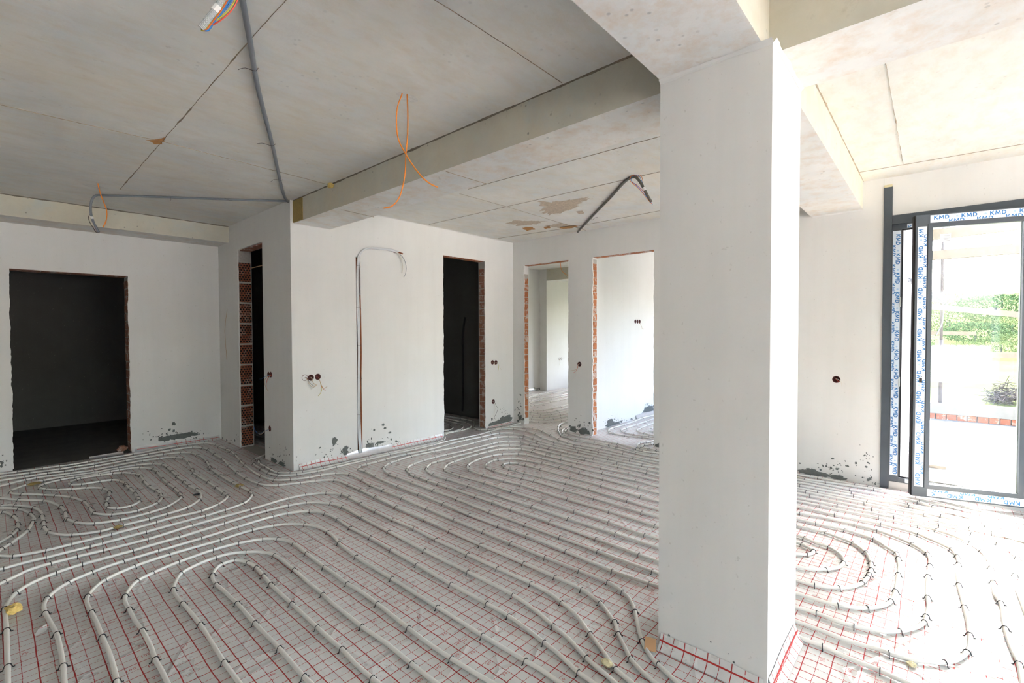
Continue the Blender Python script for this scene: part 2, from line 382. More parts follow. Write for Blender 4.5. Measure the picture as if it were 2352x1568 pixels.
for px, z, wd in [([(690, -40), (650, 5), (385, 310), (275, 435)], ZL, .007), ([(-80, 222), (0, 240), (200, 286), (375, 325), (760, 425)], ZL, .004),
                  ([(960, -26), (1000, 0), (1150, 95), (1290, 190)], ZL, .0055),
                  ([(2030, 130), (2035, 150), (2075, 380)], ZR, .004), ([(1969, 396), (2352, 330), (2420, 318)], ZR, .003),
                  ([(1075, 434), (1118, 422), (1300, 372), (1519, 312)], ZR, .003), ([(985, 515), (1300, 443), (1519, 393)], ZR, .003),
                  ([(1144, 547), (1300, 524), (1519, 483)], ZR, .004), ([(1055, 444), (1163, 474), (1350, 530)], ZR, .004)]:
    seam(px, z, wd*.75, CEIL)
bm1 = bpy.data.objects['ceiling_beam']
for px in ([(1024, 393), (1118, 422)], [(784, 481), (858, 498)]): seam(px, ZS, .004, bm1)
def fin(a, b, wd, m, parent, name='formwork_joint', n=None, up=Vector((0, 0, 1))):
    # irregular triangular fillet in an inner corner, or a broken lip on an arris
    a = Vector(a); b = Vector(b); d = (b-a).normalized(); s = d.cross(up); n = n or int((b-a).length/.035); vs = []; fs = []
    for i in range(n+1):
        p = a+(b-a)*i/n; k = wd*(.45+.9*abs(noise.noise(p*6.3))+.5*abs(noise.noise(p*21)))
        vs += [p+s*k, p-up*k*.55+s*k*.35, p-up*k]
        if i: o = 3*(i-1); fs += [(o, o+3, o+4, o+1), (o+1, o+4, o+5, o+2)]
    return MB().add(vs, fs).obj(name, m, parent)
MT['darkjoint'] = flat('dark_cold_joint', (.20, .17, .125), .95, 0, .5, 24)
fin((2.181, YC, ZL+.001), (2.181, .95, ZL+.001), .013, 'darkjoint', CEIL); fin((2.181, .52, ZL+.001), (2.181, -2, ZL+.001), .013, 'darkjoint', CEIL)
fin((-2, 6.869, ZL+.001), (2.14, 6.869, ZL+.001), .012, 'darkjoint', CEIL)
fin((2.585, .524, ZR+.001), (XW, .524, ZR+.001), .008, 'joint', CEIL)
fin((2.077, .949, ZS+.001), (2.077, .486, ZS+.001), .020, 'plaster', colm, 'filler_smear'); fin((2.077, .486, ZS+.001), (2.591, .486, ZS+.001), .016, 'plaster', colm, 'filler_smear')
fin((2.19, YC-.001, ZS+.001), (2.585, YC-.001, ZS+.001), .010, 'plaster', bm1, 'filler_smear')
fin((2.59, YC-.001, ZR+.001), (XB, YC-.001, ZR+.001), .012, 'plaster', CEIL, 'filler_smear'); fin((XB-.001, YC, ZR+.001), (XB-.001, .95, ZR+.001), .014, 'plaster', CEIL, 'filler_smear')
fin((XW-.001, .93, ZS+.002), (XW-.001, .53, ZS+.002), .012, 'plaster', colm, 'filler_smear')

# ------------------------------------------------------------------ brick jambs
def bricks(parent, axis, face, span, z0, z1, course, n_mat, prefix='brick', gap=.009, depth=.07, proud=.007):
    # axis 'X': jamb plane X=face, span over Y ; axis 'Y': jamb plane Y=face, span over X ; depth sign says into the wall
    h = course-gap; wd = span[1]-span[0]; sg = 1 if depth > 0 else -1
    f0, f1 = sorted((face-sg*.0025, face+sg*.05))
    (MB().box((f0, span[0]-.004, z0-.008), (f1, span[1]+.004, z1)) if axis == 'X' else MB().box((span[0]-.004, f0, z0-.008), (span[1]+.004, f1, z1))).obj('mortar_bed', 'mortar', parent)
    me = None; z = z0; k = 0
    while z+h <= z1+.001:
        m = MB(); hh = h/2
        if me is None:
            d = abs(depth)/2; a = (d, wd/2, hh) if axis == 'X' else (wd/2, d, hh)
            ob = m.box((-a[0], -a[1], -a[2]), a).obj(prefix, n_mat, parent); me = ob.data
            bmm = bmesh.new(); bmm.from_mesh(me); bmesh.ops.bevel(bmm, geom=bmm.edges[:], offset=.004, segments=1, affect='EDGES'); bmm.to_mesh(me); bmm.free()
        else:
            ob = bpy.data.objects.new(prefix, me); COL.objects.link(ob); ob.parent = parent
        sgn = 1 if depth > 0 else -1
        c = face + depth/2 - sgn*(proud+random.uniform(-.003, .004)); mid = (span[0]+span[1])/2+random.uniform(-.004, .004)
        ob.location = (c, mid, z+hh) if axis == 'X' else (mid, c, z+hh); ob.rotation_euler = (0, 0, random.uniform(-.02, .02))
        z += course; k += 1
G = bpy.data.objects
bricks(G['wall_recess'], 'Y', DRc[1], (XR+.014, XR+.158), .012, 2.50, .262, 'block', 'clay_block', .02)
bricks(G['wall_centre'], 'X', DC[1], (YC+.018, YC+.122), .01, 2.5, .1, 'brick_dull')
bricks(G['wall_back'], 'Y', DA[1], (XB+.018, XB+.108), .10, 2.36, .1, 'brick')
bricks(G['wall_back'], 'Y', DB[1], (XB+.018, XB+.108), .01, 2.46, .1, 'brick')
bricks(G['wall_left'], 'X', DL[1], (YL+.03, YL+.23), .01, 2.14, .1, 'brick_dull')
# brick lintels showing as a red line over the openings
def lintel(parent, a, b, m='brick'):
    n = max(1, round(max(b[0]-a[0], b[1]-a[1])/.24)); ax = 0 if b[0]-a[0] > b[1]-a[1] else 1
    for k in range(n):
        lo = list(a); hi = list(b); L = (b[ax]-a[ax])/n
        lo[ax] = a[ax]+L*k+.004; hi[ax] = a[ax]+L*(k+1)-.004
        MB().box(lo, hi).obj('lintel_brick', m, parent)
lintel(G['wall_centre'], (DC[0]+.01, YC+.016, DC[2]-.006), (DC[1]-.01, YC+.122, DC[2]+.03))
lintel(G['wall_back'], (XB+.016, DA[0]+.01, DA[2]-.006), (XB+.108, DA[1]-.01, DA[2]+.03))
lintel(G['wall_back'], (XB+.016, DB[0]+.01, DB[2]-.006), (XB+.108, DB[1]-.01, DB[2]+.03))
lintel(G['wall_recess'], (XR+.03, DRc[0]+.01, DRc[2]-.012), (XR+.145, DRc[1]-.01, DRc[2]+.03), 'brick_dull')
lintel(G['wall_left'], (DL[0]+.01, YL+.03, DL[2]-.006), (DL[1]-.01, YL+.23, DL[2]+.03), 'brick_dull')
# ragged plaster arrises along the jambs
def ragged(parent, axis, plane, edge, z0, z1, out, side):
    # thin broken plaster lip standing past the jamb edge; out = wall normal sign, side = direction into the opening
    m = MB(); vs = []; fs = []; n = int((z1-z0)/.022)
    for i in range(n+1):
        z = z0+(z1-z0)*i/n; e = edge+side*(.003+.011*max(0, noise.noise(Vector((edge*7, plane, z*8)))+.45)+.006*noise.noise(Vector((z*31, edge, 1))))
        b = edge-side*.02
        for q in ((b, plane+out*.0015), (e, plane+out*.0015), (e, plane-out*.013), (b, plane-out*.013)):
            vs.append((q[0], q[1], z) if axis == 'X' else (q[1], q[0], z))
        if i:
            o = 4*(i-1)
            for k in range(3): fs.append((o+k, o+k+1, o+k+5, o+k+4))
    m.add(vs, fs); return m.obj('plaster_edge', 'plaster', parent)
ragged(G['wall_centre'], 'X', YC, DC[0], .03, 2.51, -1, 1); ragged(G['wall_centre'], 'X', YC, DC[1], .03, 2.51, -1, -1)
for y, s in ((DA[0], 1), (DA[1], -1), (DB[0], 1), (DB[1], -1)): ragged(G['wall_back'], 'Y', XB, y, .02, 2.48, -1, s)
ragged(G['wall_left'], 'X', YL, DL[0], .02, 2.15, -1, 1); ragged(G['wall_left'], 'X', YL, DL[1], .02, 2.15, -1, -1)
ragged(G['wall_recess'], 'Y', XR, DRc[1], .02, 2.5, -1, -1)

# ------------------------------------------------------------------ cement splashes on the plaster
def splashes(parent, plane_fn, spots, m='splash', nrm=None):
    mb = MB()
    for (x, y, rx, ry, n) in spots:
        for k in range(n):
            px = x+(random.gauss(0, rx*.55) if n > 1 else 0); py = y+(random.gauss(0, ry*.5) if n > 1 else 0)
            c = plane_fn(px, py); e = (plane_fn(px, py+1)-c).length; eh = (plane_fn(px+1, py)-c).length
            if c.z < .012: c.z = .012+abs(random.gauss(0, .01))
            s = e*random.choice((.7, .8, .9, 1.1, 1.4, 2.2)) if n > 1 else 0
            ax = s*random.uniform(.6, 1.5) if n > 1 else eh*rx; az = s*random.uniform(.5, 1.6) if n > 1 else e*ry
            tilt = random.uniform(-.7, .7) if n > 1 else 0; seed = random.random()*50; vs = []; nn = 14 if n > 1 else 40
            for q in range(nn):
                an = 2*math.pi*q/nn; rr = 1+.42*noise.noise(Vector((math.cos(an)*1.7+seed, math.sin(an)*1.7, seed)))+(.38*noise.noise(Vector((math.cos(an)*5+seed, math.sin(an)*5, seed))) if n == 1 else 0)
                du, dz = math.cos(an)*ax*rr, math.sin(an)*az*rr
                du, dz = du*math.cos(tilt)-dz*math.sin(tilt), du*math.sin(tilt)+dz*math.cos(tilt)
                zz = max(c.z+dz, .002)
                pt = Vector((c.x+(du if nrm[0] == 0 else 0), c.y+(du if nrm[1] == 0 else 0), zz)); vs.append(pt+Vector(nrm)*.0025)
            vs.append(Vector((c.x, c.y, max(c.z, .002)))+Vector(nrm)*.004)
            mb.add(vs, [(q, (q+1) % nn, nn) for q in range(nn)])
    o = mb.obj('cement_splashes', m, parent); o['kind'] = 'stuff'; return o
pC = lambda x, y: onY(x, y, YC); pL = lambda x, y: onY(x, y, YL); pB = lambda x, y: onX(x, y, XB); pRr = lambda x, y: onX(x, y, XR); pW = lambda x, y: onX(x, y, XW)
splashes(G['wall_centre'], pC, [(693, 1063, 12, 20, 10), (765, 1040, 40, 25, 26), (800, 1036, 16, 10, 14), (768, 1013, 6, 9, 1), (793, 1035, 6, 12, 1), (850, 1025, 9, 10, 1), (858, 1022, 16, 12, 16),
     (905, 1020, 45, 22, 50), (917, 1018, 9, 12, 8), (873, 1016, 10, 3, 1), (880, 975, 3, 3, 1), (884, 983, 3, 2, 1), (895, 993, 3, 2, 1), (857, 985, 7, 3, 2),
     (1140, 972, 16, 5, 1), (1155, 966, 17, 9, 1), (1168, 961, 7, 8, 1), (1145, 970, 24, 9, 40), (1158, 945, 8, 14, 14), (1176, 966, 6, 8, 7)], nrm=(0, -1, 0))
splashes(G['wall_left'], pL, [(400, 1003, 30, 5, 1), (430, 999, 26, 6, 1), (380, 1008, 16, 4, 1), (405, 1000, 60, 16, 70), (445, 995, 8, 9, 5), (399, 973, 4, 4, 1), (399, 989, 3, 3, 1), (365, 1004, 12, 5, 8), (6, 1062, 12, 10, 12)], nrm=(0, -1, 0))
splashes(G['wall_back'], pB, [(1340, 991, 14, 7, 1), (1318, 986, 8, 7, 1), (1330, 984, 30, 14, 60), (1191, 950, 6, 40, 24), (1195, 958, 4, 6, 1), (1200, 964, 6, 6, 6), (1514, 1024, 8, 6, 1), (1510, 1026, 10, 5, 10)], nrm=(-1, 0, 0))
splashes(G['wall_recess'], pRr, [(640, 1045, 30, 24, 40), (629, 1057, 7, 6, 1), (648, 1066, 8, 5, 1), (530, 1012, 18, 5, 12), (545, 1005, 5, 14, 4)], nrm=(-1, 0, 0))
splashes(G['wall_right'], pW, [(1862, 1085, 16, 9, 1), (1880, 1094, 24, 5, 1), (1925, 1100, 20, 6, 1), (1845, 1088, 14, 4, 1), (1900, 1072, 60, 22, 45), (1990, 1070, 22, 40, 26), (2010, 1110, 10, 4, 8)], nrm=(-1, 0, 0))
splashes(G['wall_partition'], lambda x, y: onY(x, y, 3.70), [(1402, 973, 8, 10, 1), (1410, 976, 18, 4, 1), (1400, 968, 14, 14, 30), (1440, 966, 30, 8, 22), (1492, 940, 13, 7, 1), (1488, 935, 10, 12, 30)], nrm=(0, -1, 0))
splashes(G['wall_room_far'], lambda x, y: onY(x, y, 7.30), [(1240, 893, 14, 6, 24)], nrm=(0, -1, 0))
splashes(colm, lambda x, y: onX(x, y, 2.078), [(1537, 1460, 2, 5, 1), (1633, 1473, 1.5, 2, 1), (1664, 1520, 3, 2, 1), (1686, 1520, 2.5, 2, 1), (1723, 1557, 3, 3, 1), (1673, 1500, 1.3, 1, 1), (1690, 1540, 30, 20, 9)], nrm=(-1, 0, 0))

# ------------------------------------------------------------------ foil sheets with printed grid
def foil_sheet(xa, xb, ya, yb, step=.045):
    nx = max(2, int((xb-xa)/step)); ny = max(2, int((yb-ya)/step)); m = MB(); vs = []
    for j in range(ny+1):
        for i in range(nx+1):
            x = xa+(xb-xa)*i/nx; y = ya+(yb-ya)*j/ny
            vs.append((x, y, -.0005+.0013*noise.noise(Vector((x*4, y*4, 0)))+.0008*noise.noise(Vector((x*13, y*9, 3)))))
    fs = [(j*(nx+1)+i, j*(nx+1)+i+1, (j+1)*(nx+1)+i+1, (j+1)*(nx+1)+i) for j in range(ny) for i in range(nx)]
    return m.add(vs, fs).obj('foil_sheet', 'foil', FLOOR, True)
SH = []
for k in range(-4, 6):
    xa, xb = max(.43+k, X0), min(1.43+k, XB)
    if xb <= xa: continue
    if xa < XR < xb:
        SH.append((foil_sheet(xa, xb, Y0, YC), xa)); foil_sheet(xa, XR, YC, YL)
    else: SH.append((foil_sheet(xa, xb, Y0, YL if xb <= XR else YC), xa))
foil_sheet(2.32, 5.5, YC, 8.1, .1); foil_sheet(XB, 11.4, 3.82, 7.3, .1); foil_sheet(XB, 11.4, .55, 3.70, .1)
# door thresholds
for a, b in (((DC[0], YC), (DC[1], YC+.14)),): pass
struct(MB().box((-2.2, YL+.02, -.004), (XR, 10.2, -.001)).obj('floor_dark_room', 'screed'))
def text_mesh(s, size, bold=0.):
    cu = bpy.data.curves.new('t', 'FONT'); cu.body = s; cu.size = size; cu.align_x = 'CENTER'; cu.align_y = 'CENTER'; cu.resolution_u = 1; cu.offset = bold
    o = bpy.data.objects.new('t', cu); COL.objects.link(o); dg = bpy.context.evaluated_depsgraph_get(); dg.update()
    me = bpy.data.meshes.new_from_object(o.evaluated_get(dg)); v = [tuple(q.co) for q in me.vertices]; f = [tuple(p.vertices) for p in me.polygons]
    bpy.data.objects.remove(o); bpy.data.curves.remove(cu); bpy.data.meshes.remove(me); return v, f
NUM = {n: text_mesh(str(n), .026) for n in range(10, 101, 10)}
for sh, xa in SH:
    if xa < -1 or xa > 3.6: continue
    mb = MB(); off = {-1: .11, 0: .12, 1: .17, 2: .20, 3: .31}.get(round(xa-.43), .1)
    y = -2+off
    while y < (YL if xa < 1.2 else YC)-.1:
        for n in range(10, 101, 10):
            v, f = NUM[n]; mb.add([(xa+n/100-.035+p[0], y-.022+p[1], .0016) for p in v], f)
        y += .5
    y = -1.97
    n = 10
    while y < 4.9:
        v, f = NUM[n]; mb.add([(xa+.03+p[0], 5.6-y*1-2.0+p[1]-.015, .0016) for p in v], f); y += .1; n = n % 100+10
    mb.obj('printed_numbers', 'red_ink', FLOOR)
# foil turned up along the walls
def upstand(pts, hgt, nrm, m='foil', wob=.3):
    P = []
    for a, b in zip(pts, pts[1:]):
        a = Vector(a); b = Vector(b); n = max(2, int((b-a).length/.05)); P += [a+(b-a)*k/n for k in range(n)]
    P.append(Vector(pts[-1])); vs = []; fs = []; nv = Vector(nrm)
    for i, p in enumerate(P):
        w1 = 1+wob*noise.noise(p*3.3); w2 = wob*noise.noise(p*7+Vector((5, 0, 0)))
        h1 = hgt*w1
        vs += [p+nv*(.045+.012*w2)+Vector((0, 0, .0025)), p+nv*(.020+.006*w2)+Vector((0, 0, h1*.35)), p+nv*.007+Vector((0, 0, h1*.8)), p+nv*(.003)+Vector((0, 0, h1))]
        if i:
            o = 4*(i-1)
            for k in range(3): fs.append((o+k, o+k+4, o+k+5, o+k+1))
    ob = MB().add(vs, fs).obj('foil_upstand', m, FLOOR, True)
    if m == 'foil':
        rv = []; rf = []
        for i in range(len(P)):
            q1, q2 = Vector(vs[4*i+1]), Vector(vs[4*i+2])
            for k in (.30, .52): rv.append(q1+(q2-q1)*k+nv*.0012+Vector((0, 0, .0012)))
            if i: rf.append((2*i-2, 2*i, 2*i+1, 2*i-1))
        MB().add(rv, rf).obj('printed_border_line', 'red_ink', FLOOR)
    return ob
upstand([(2.20, YC, 0), (4.16, YC, 0)], .062, (0, -1, 0)); upstand([(5.04, YC, 0), (5.60, YC, 0)], .03, (0, -1, 0))
upstand([(2.75, YC, 0), (3.35, YC, 0)], .075, (0, -1, 0), 'silver', .5)
upstand([(1.22, YL, 0), (2.12, YL, 0)], .055, (0, -1, 0)); upstand([(1.2, YL, 0), (1.62, YL, 0)], .06, (0, -1, 0), 'silver', .4); upstand([(.78, YL, 0), (1.09, YL, 0)], .03, (0, -1, 0), 'silver', .3)
upstand([(2.078, .50, 0), (2.078, .935, 0)], .065, (-1, 0, 0)); upstand([(2.09, .487, 0), (2.56, .487, 0)], .07, (0, -1, 0))
upstand([(7.2, 3.70, 0), (9.9, 3.70, 0)], .06, (0, -1, 0), 'silver', .3); upstand([(7.2, 7.30, 0), (9.1, 7.30, 0)], .06, (0, -1, 0), 'silver', .2)

# ------------------------------------------------------------------ heating pipes traced on the floor plane
TL = dict(A=(0, 1372, 6), B=(380, 1372, 6), C=(760, 1372, 6), D=(1130, 1372, 6), E=(0, 1180, 6), F=(380, 1180, 6), G=(760, 1180, 6), H=(1130, 1180, 6),
          I=(0, 1000, 6), J=(380, 1000, 6), K=(760, 1000, 6), L=(1130, 1000, 6), M=(1820, 1080, 6), N=(1820, 1250, 6), O=(1960, 1372, 6), P=(2100, 1180, 8),
          Q=(1180, 900, 6.533), R=(1820, 1400, 8.4), U=(980, 900, 9.046))
PR = .0098; PZ = .0122
def clip_mesh():
    m = MB(); r = .0122; pts = [Vector((0, -r-.004, -.012)), Vector((0, -r-.001, -.002))]
    pts += [Vector((0, -math.cos(a)*r, math.sin(a)*r)) for a in (0.25, .75, 1.25, math.pi/2+.32, math.pi-.75, math.pi-.25)] + [Vector((0, r+.001, -.002)), Vector((0, r+.004, -.012))]
    m.tube(pts, [.0022, .0019, .0019, .0021, .0021, .0021, .0021, .0019, .0019, .0022], 4)
    m.box((-.002, -r-.011, -.0115), (.002, -r-.002, -.0085)); m.box((-.002, r+.002, -.0115), (.002, r+.011, -.0085))
    o = m.obj('pipe_clip', 'clip'); me = o.data; bpy.data.objects.remove(o); return me
CLIP = clip_mesh()
def parse(s):
    pts = []; t = None
    for tok in s.split():
        if tok[0] == 'W': a, b = tok[1:].split(','); pts.append((Vector((float(a), float(b), PZ)), False)); continue
        if tok[0].isalpha(): t = TL[tok[0]]; tok = tok[1:]
        cl = tok.endswith('*'); x, y = tok.rstrip('*').split(',')
        pts.append((onZ(t[0]+float(x)/t[2], t[1]+float(y)/t[2], PZ), cl))
    return pts
def heating_pipe(label, s, ext0=0., ext1=0., name='heating_pipe'):
    pc = parse(s)
    if isinstance(ext0, tuple): pc = [(pc[0][0]+Vector((*q, 0)), False) for q in ext0]+pc; ext0 = 0
    P = [p for p, c in pc]
    if ext0: P = [P[0]+(P[0]-P[1]).normalized()*ext0]+P; pc = [(P[0], False)]+pc
    if ext1: P = P+[P[-1]+(P[-1]-P[-2]).normalized()*ext1]; pc = pc+[(P[-1], False)]
    o = MB().tube(smooth_path(P, .04), PR, 8).obj(name, 'pipe', None, True)
    base = P[0].copy(); base.z = 0; origin(o, base); tag(o, label, 'pipe', 'underfloor heating pipes')
    for i, (p, c) in enumerate(pc):
        if not c: continue
        d = pc[min(i+1, len(pc)-1)][0]-pc[max(i-1, 0)][0]
        k = bpy.data.objects.new('pipe_clip', CLIP); COL.objects.link(k); k.parent = o; k.location = p-base
        k.rotation_euler = (0, random.uniform(-.12, .12), math.atan2(d.y, d.x)+random.uniform(-.22, .22))
    return o
# foreground hairpins
heating_pipe('ivory heating pipe forming the innermost hairpin of the foreground loops',
  'B2000,1176 1910,1090* 1570,700* 1230,350* 990,80* 900,0 F830,1080 700,970* 655,900 650,840* 685,765 780,690* 960,635* 1140,670* 1250,740* 1350,850* 1450,970* 1600,1110 B1740,85* 2090,410* C0,580 150,710* 350,920 570,1110* 650,1176', .8, .8)
heating_pipe('ivory heating pipe wrapped once around the innermost foreground hairpin',
  'B1000,1150 810,890* 640,620 480,370* 240,80* F150,1130 110,1040* 135,945 220,815* 450,690 690,600* 900,545 1120,525* 1310,522 1500,570* 1770,770* 2000,970 2170,1110* C0,60 200,220 430,400* 750,620 1110,910* 1300,1060 1450,1176', .8, .8)
heating_pipe('ivory heating pipe second turn outside the innermost foreground hairpin',
  'A2310,1176 2230,1010 2140,850* 2080,680 1960,450* 1850,300 1780,160* 1735,85 E1725,1130* 1790,1020 1890,920* 2105,810* F185,660* 655,495* 1015,400* 1340,345* 1550,345* 1770,410* 1945,545* 2190,730* G0,790 230,960* 400,1060 C640,85* 1070,420* 1300,600 1660,840* 2000,1050 2220,1176', .8, .8)
heating_pipe('ivory heating pipe third turn outside the innermost foreground hairpin',
  'A1610,1150* 1590,1050 1520,800 1410,540* 1340,360 1260,200* 1200,90 E1210,1130* 1300,1020 1440,910* 1855,720* F50,560* 750,360* 1195,220* 1490,160* 1700,138 1920,145* 2100,180 2240,250* 2352,350 G110,400* 350,590* 840,890* C1470,135* 1800,340 2090,525* D460,870* 700,1010 900,1150', .8, .8)
heating_pipe('ivory heating pipe with dark scuff marks, fourth turn of the foreground loops',
  'A890,1176 870,940* 830,700 780,500* 700,350 625,210* 605,100 E650,1160* 760,1060 940,945* 1270,800* 1700,650* 2185,510* F495,335* 990,180* 1475,35* J1675,1070* 1985,1040* 2205,1075* K95,1155* G270,190* 545,325* 830,495* 1190,700* 1660,970* C2150,85* D230,255* 500,450 720,620* 900,760 1190,1030* 1330,1130', .8, .8)
heating_pipe('ivory heating pipe along the left frame edge beside the yellow foam lump',
  'A105,1176 105,950* 95,640 90,450* 75,270 70,150* 110,70 E210,1095* 330,1010 520,910 770,810* 960,745 1140,690* 1480,600 1830,505* 2050,440 F190,320* 810,130* J1380,1040* 1690,965* 1945,925* 2275,935* K160,980* 430,1130* G800,245* 1290,505* 1890,800* H290,1120* D600,180 845,390* 1090,600 1300,830* 1600,1090 1700,1176', .8, .8)
heating_pipe('ivory heating pipe crossing from the left edge to the small pale foam lump',
  'E0,960 60,930* 250,840 400,770 695,680* 1060,590* 1430,500* 2040,345* F365,160* J1160,1020* 1690,865* 1930,815* 2215,790* K150,810* 250,850* 410,935* 620,1045* G860,80* 1150,200* 1450,355* 1890,560* H80,750* 540,960* 800,1100 D960,70* 1150,230 1350,500* 1550,770 1700,980* 1900,1150', .8, .8)
heating_pipe('ivory heating pipe second along the doorway threshold, ending left of the column',
  'I0,570 415,515* 830,460* 1075,420* 1300,390* 1590,335* 2040,255* J65,200* 375,160* 510,170* 590,195* 675,255* 790,320* 880,410* 990,510* 1110,590* 1290,660* 1400,682 1560,680* 1860,650* 2070,625* 2330,610* K245,680* 405,750* 610,850* 900,985* G1300,75* 1640,235* 2060,425* H440,680* 870,870* 1235,1040* 1430,1176 D1490,70* 1640,270 1690,330* 1740,500* 1830,680 1910,840* 2080,1030 2250,1176', .8, .6)
heating_pipe('ivory heating pipe nearest the wide dark doorway, ending at the column foot',
  'I0,530 235,500* 590,450* 820,420* 1015,395* 1215,360* 1410,325* 1835,255* 2165,195* J145,145* 300,125* 540,100* 700,125* 740,150* 845,190* 905,220* 970,270* 1035,350* 1095,405* 1320,555* 1500,610* 1720,605* 1985,575* 2135,545* K70,520* 255,535* 430,615* 555,685* 720,755* 985,865* 1320,1005* G1700,80* 2100,240* H265,405* 735,600* 1205,780* 1600,940* 1800,1075* 1900,1176 D1970,190* 2000,350 2070,600* 2200,830 2290,920* 2352,980', .8, .35)
heating_pipe('ivory heating pipe third along the doorway, outermost bend of the left spiral',
  'I0,620 340,570* 650,520* 890,490* 1025,470* 1300,425* 1720,345* 2060,290* 2255,255* J215,235* 365,240* 440,270* 500,295 570,360* 610,430* 630,460* 760,550* 930,650* 1050,710* 1165,775* 1190,815* 1150,880 1070,935* 820,1025* 545,1105* E2015,245* 1415,405* 1240,450* 640,600* 300,680 55,750* 0,760', .8, .8)
heating_pipe('ivory heating pipe fourth along the doorway, second bend of the left spiral',
  'I0,695 115,665* 350,610* 505,580* 980,520* 1295,475* 1560,420* 1960,345* 2200,315* J0,303 155,305* 255,315* 320,375* 370,465* 390,515* 450,555* 590,640* 705,715* 805,795* 850,830* 830,870 715,950* 490,1040* 0,1155 E2155,115* 1540,280* 990,415* 640,500* 185,580* 0,570', .8, .8)
heating_pipe('ivory heating pipe coiled in the middle of the left spiral before the wide doorway',
  'I0,860* 260,885* 615,895* 840,980* 900,1060* 915,1150* E940,75* 1050,115* 1190,130 1310,130* 1660,80* I2050,1065* 2290,985* J150,905 215,845* 195,795* 130,730* 40,665* I2240,595* 2170,505* 2110,460* 1930,440* 1645,470* 1515,495* 1360,525* 1030,575* 825,610* 680,645 590,670* 545,700 560,722* 650,740* 810,745* 1000,735* 1200,720* 1330,716 1430,730* 1505,775* 1490,855* 1465,930* 1495,990* 1620,1000* 1795,970* 1920,900* 1900,855* 1860,795* 1800,730* 1750,685* 1730,660* 1665,625* 1545,610* 1380,630* 1130,670* 985,675* 955,650 1040,610* 1105,590* 1210,570* 1385,545* 1560,520* 1690,510* 1820,520* 1890,530* 1940,555* 1990,630* 2060,700* 2160,755* 2215,810* 2225,860* 2160,930* 1890,1035* 1550,1085* 1420,1085 1300,1065* 1240,1000* 1160,910* 985,850* 775,825* 615,815* 310,805* 190,798 150,780* 145,755 200,735 355,680* 590,620* 890,565* 1310,505* 1635,445* 1875,405* 2115,385* 2245,400* 2310,440* J90,490* 165,560* 260,635* 325,690* 430,745* 490,800 465,880* 290,995* 15,1080* I2050,1150* E1700,155* 1390,235* 1000,285* 850,283 680,250* 610,180* 600,110* 580,20* I560,1050 470,995* 210,960* 25,965* 0,968', .8, .8)
heating_pipe('ivory heating pipe making the outer of two short bends at the left edge',
  'I0,1000 265,1010* 420,1080* 475,1150 E460,60 450,110* 370,235* 130,415* 20,480* 0,500', .8, .8)
heating_pipe('ivory heating pipe making the inner of two short bends at the left edge',
  'I0,1055 50,1050* 190,1110* 240,1170 E245,130* 230,215* 145,305* 0,390', .8, .8)
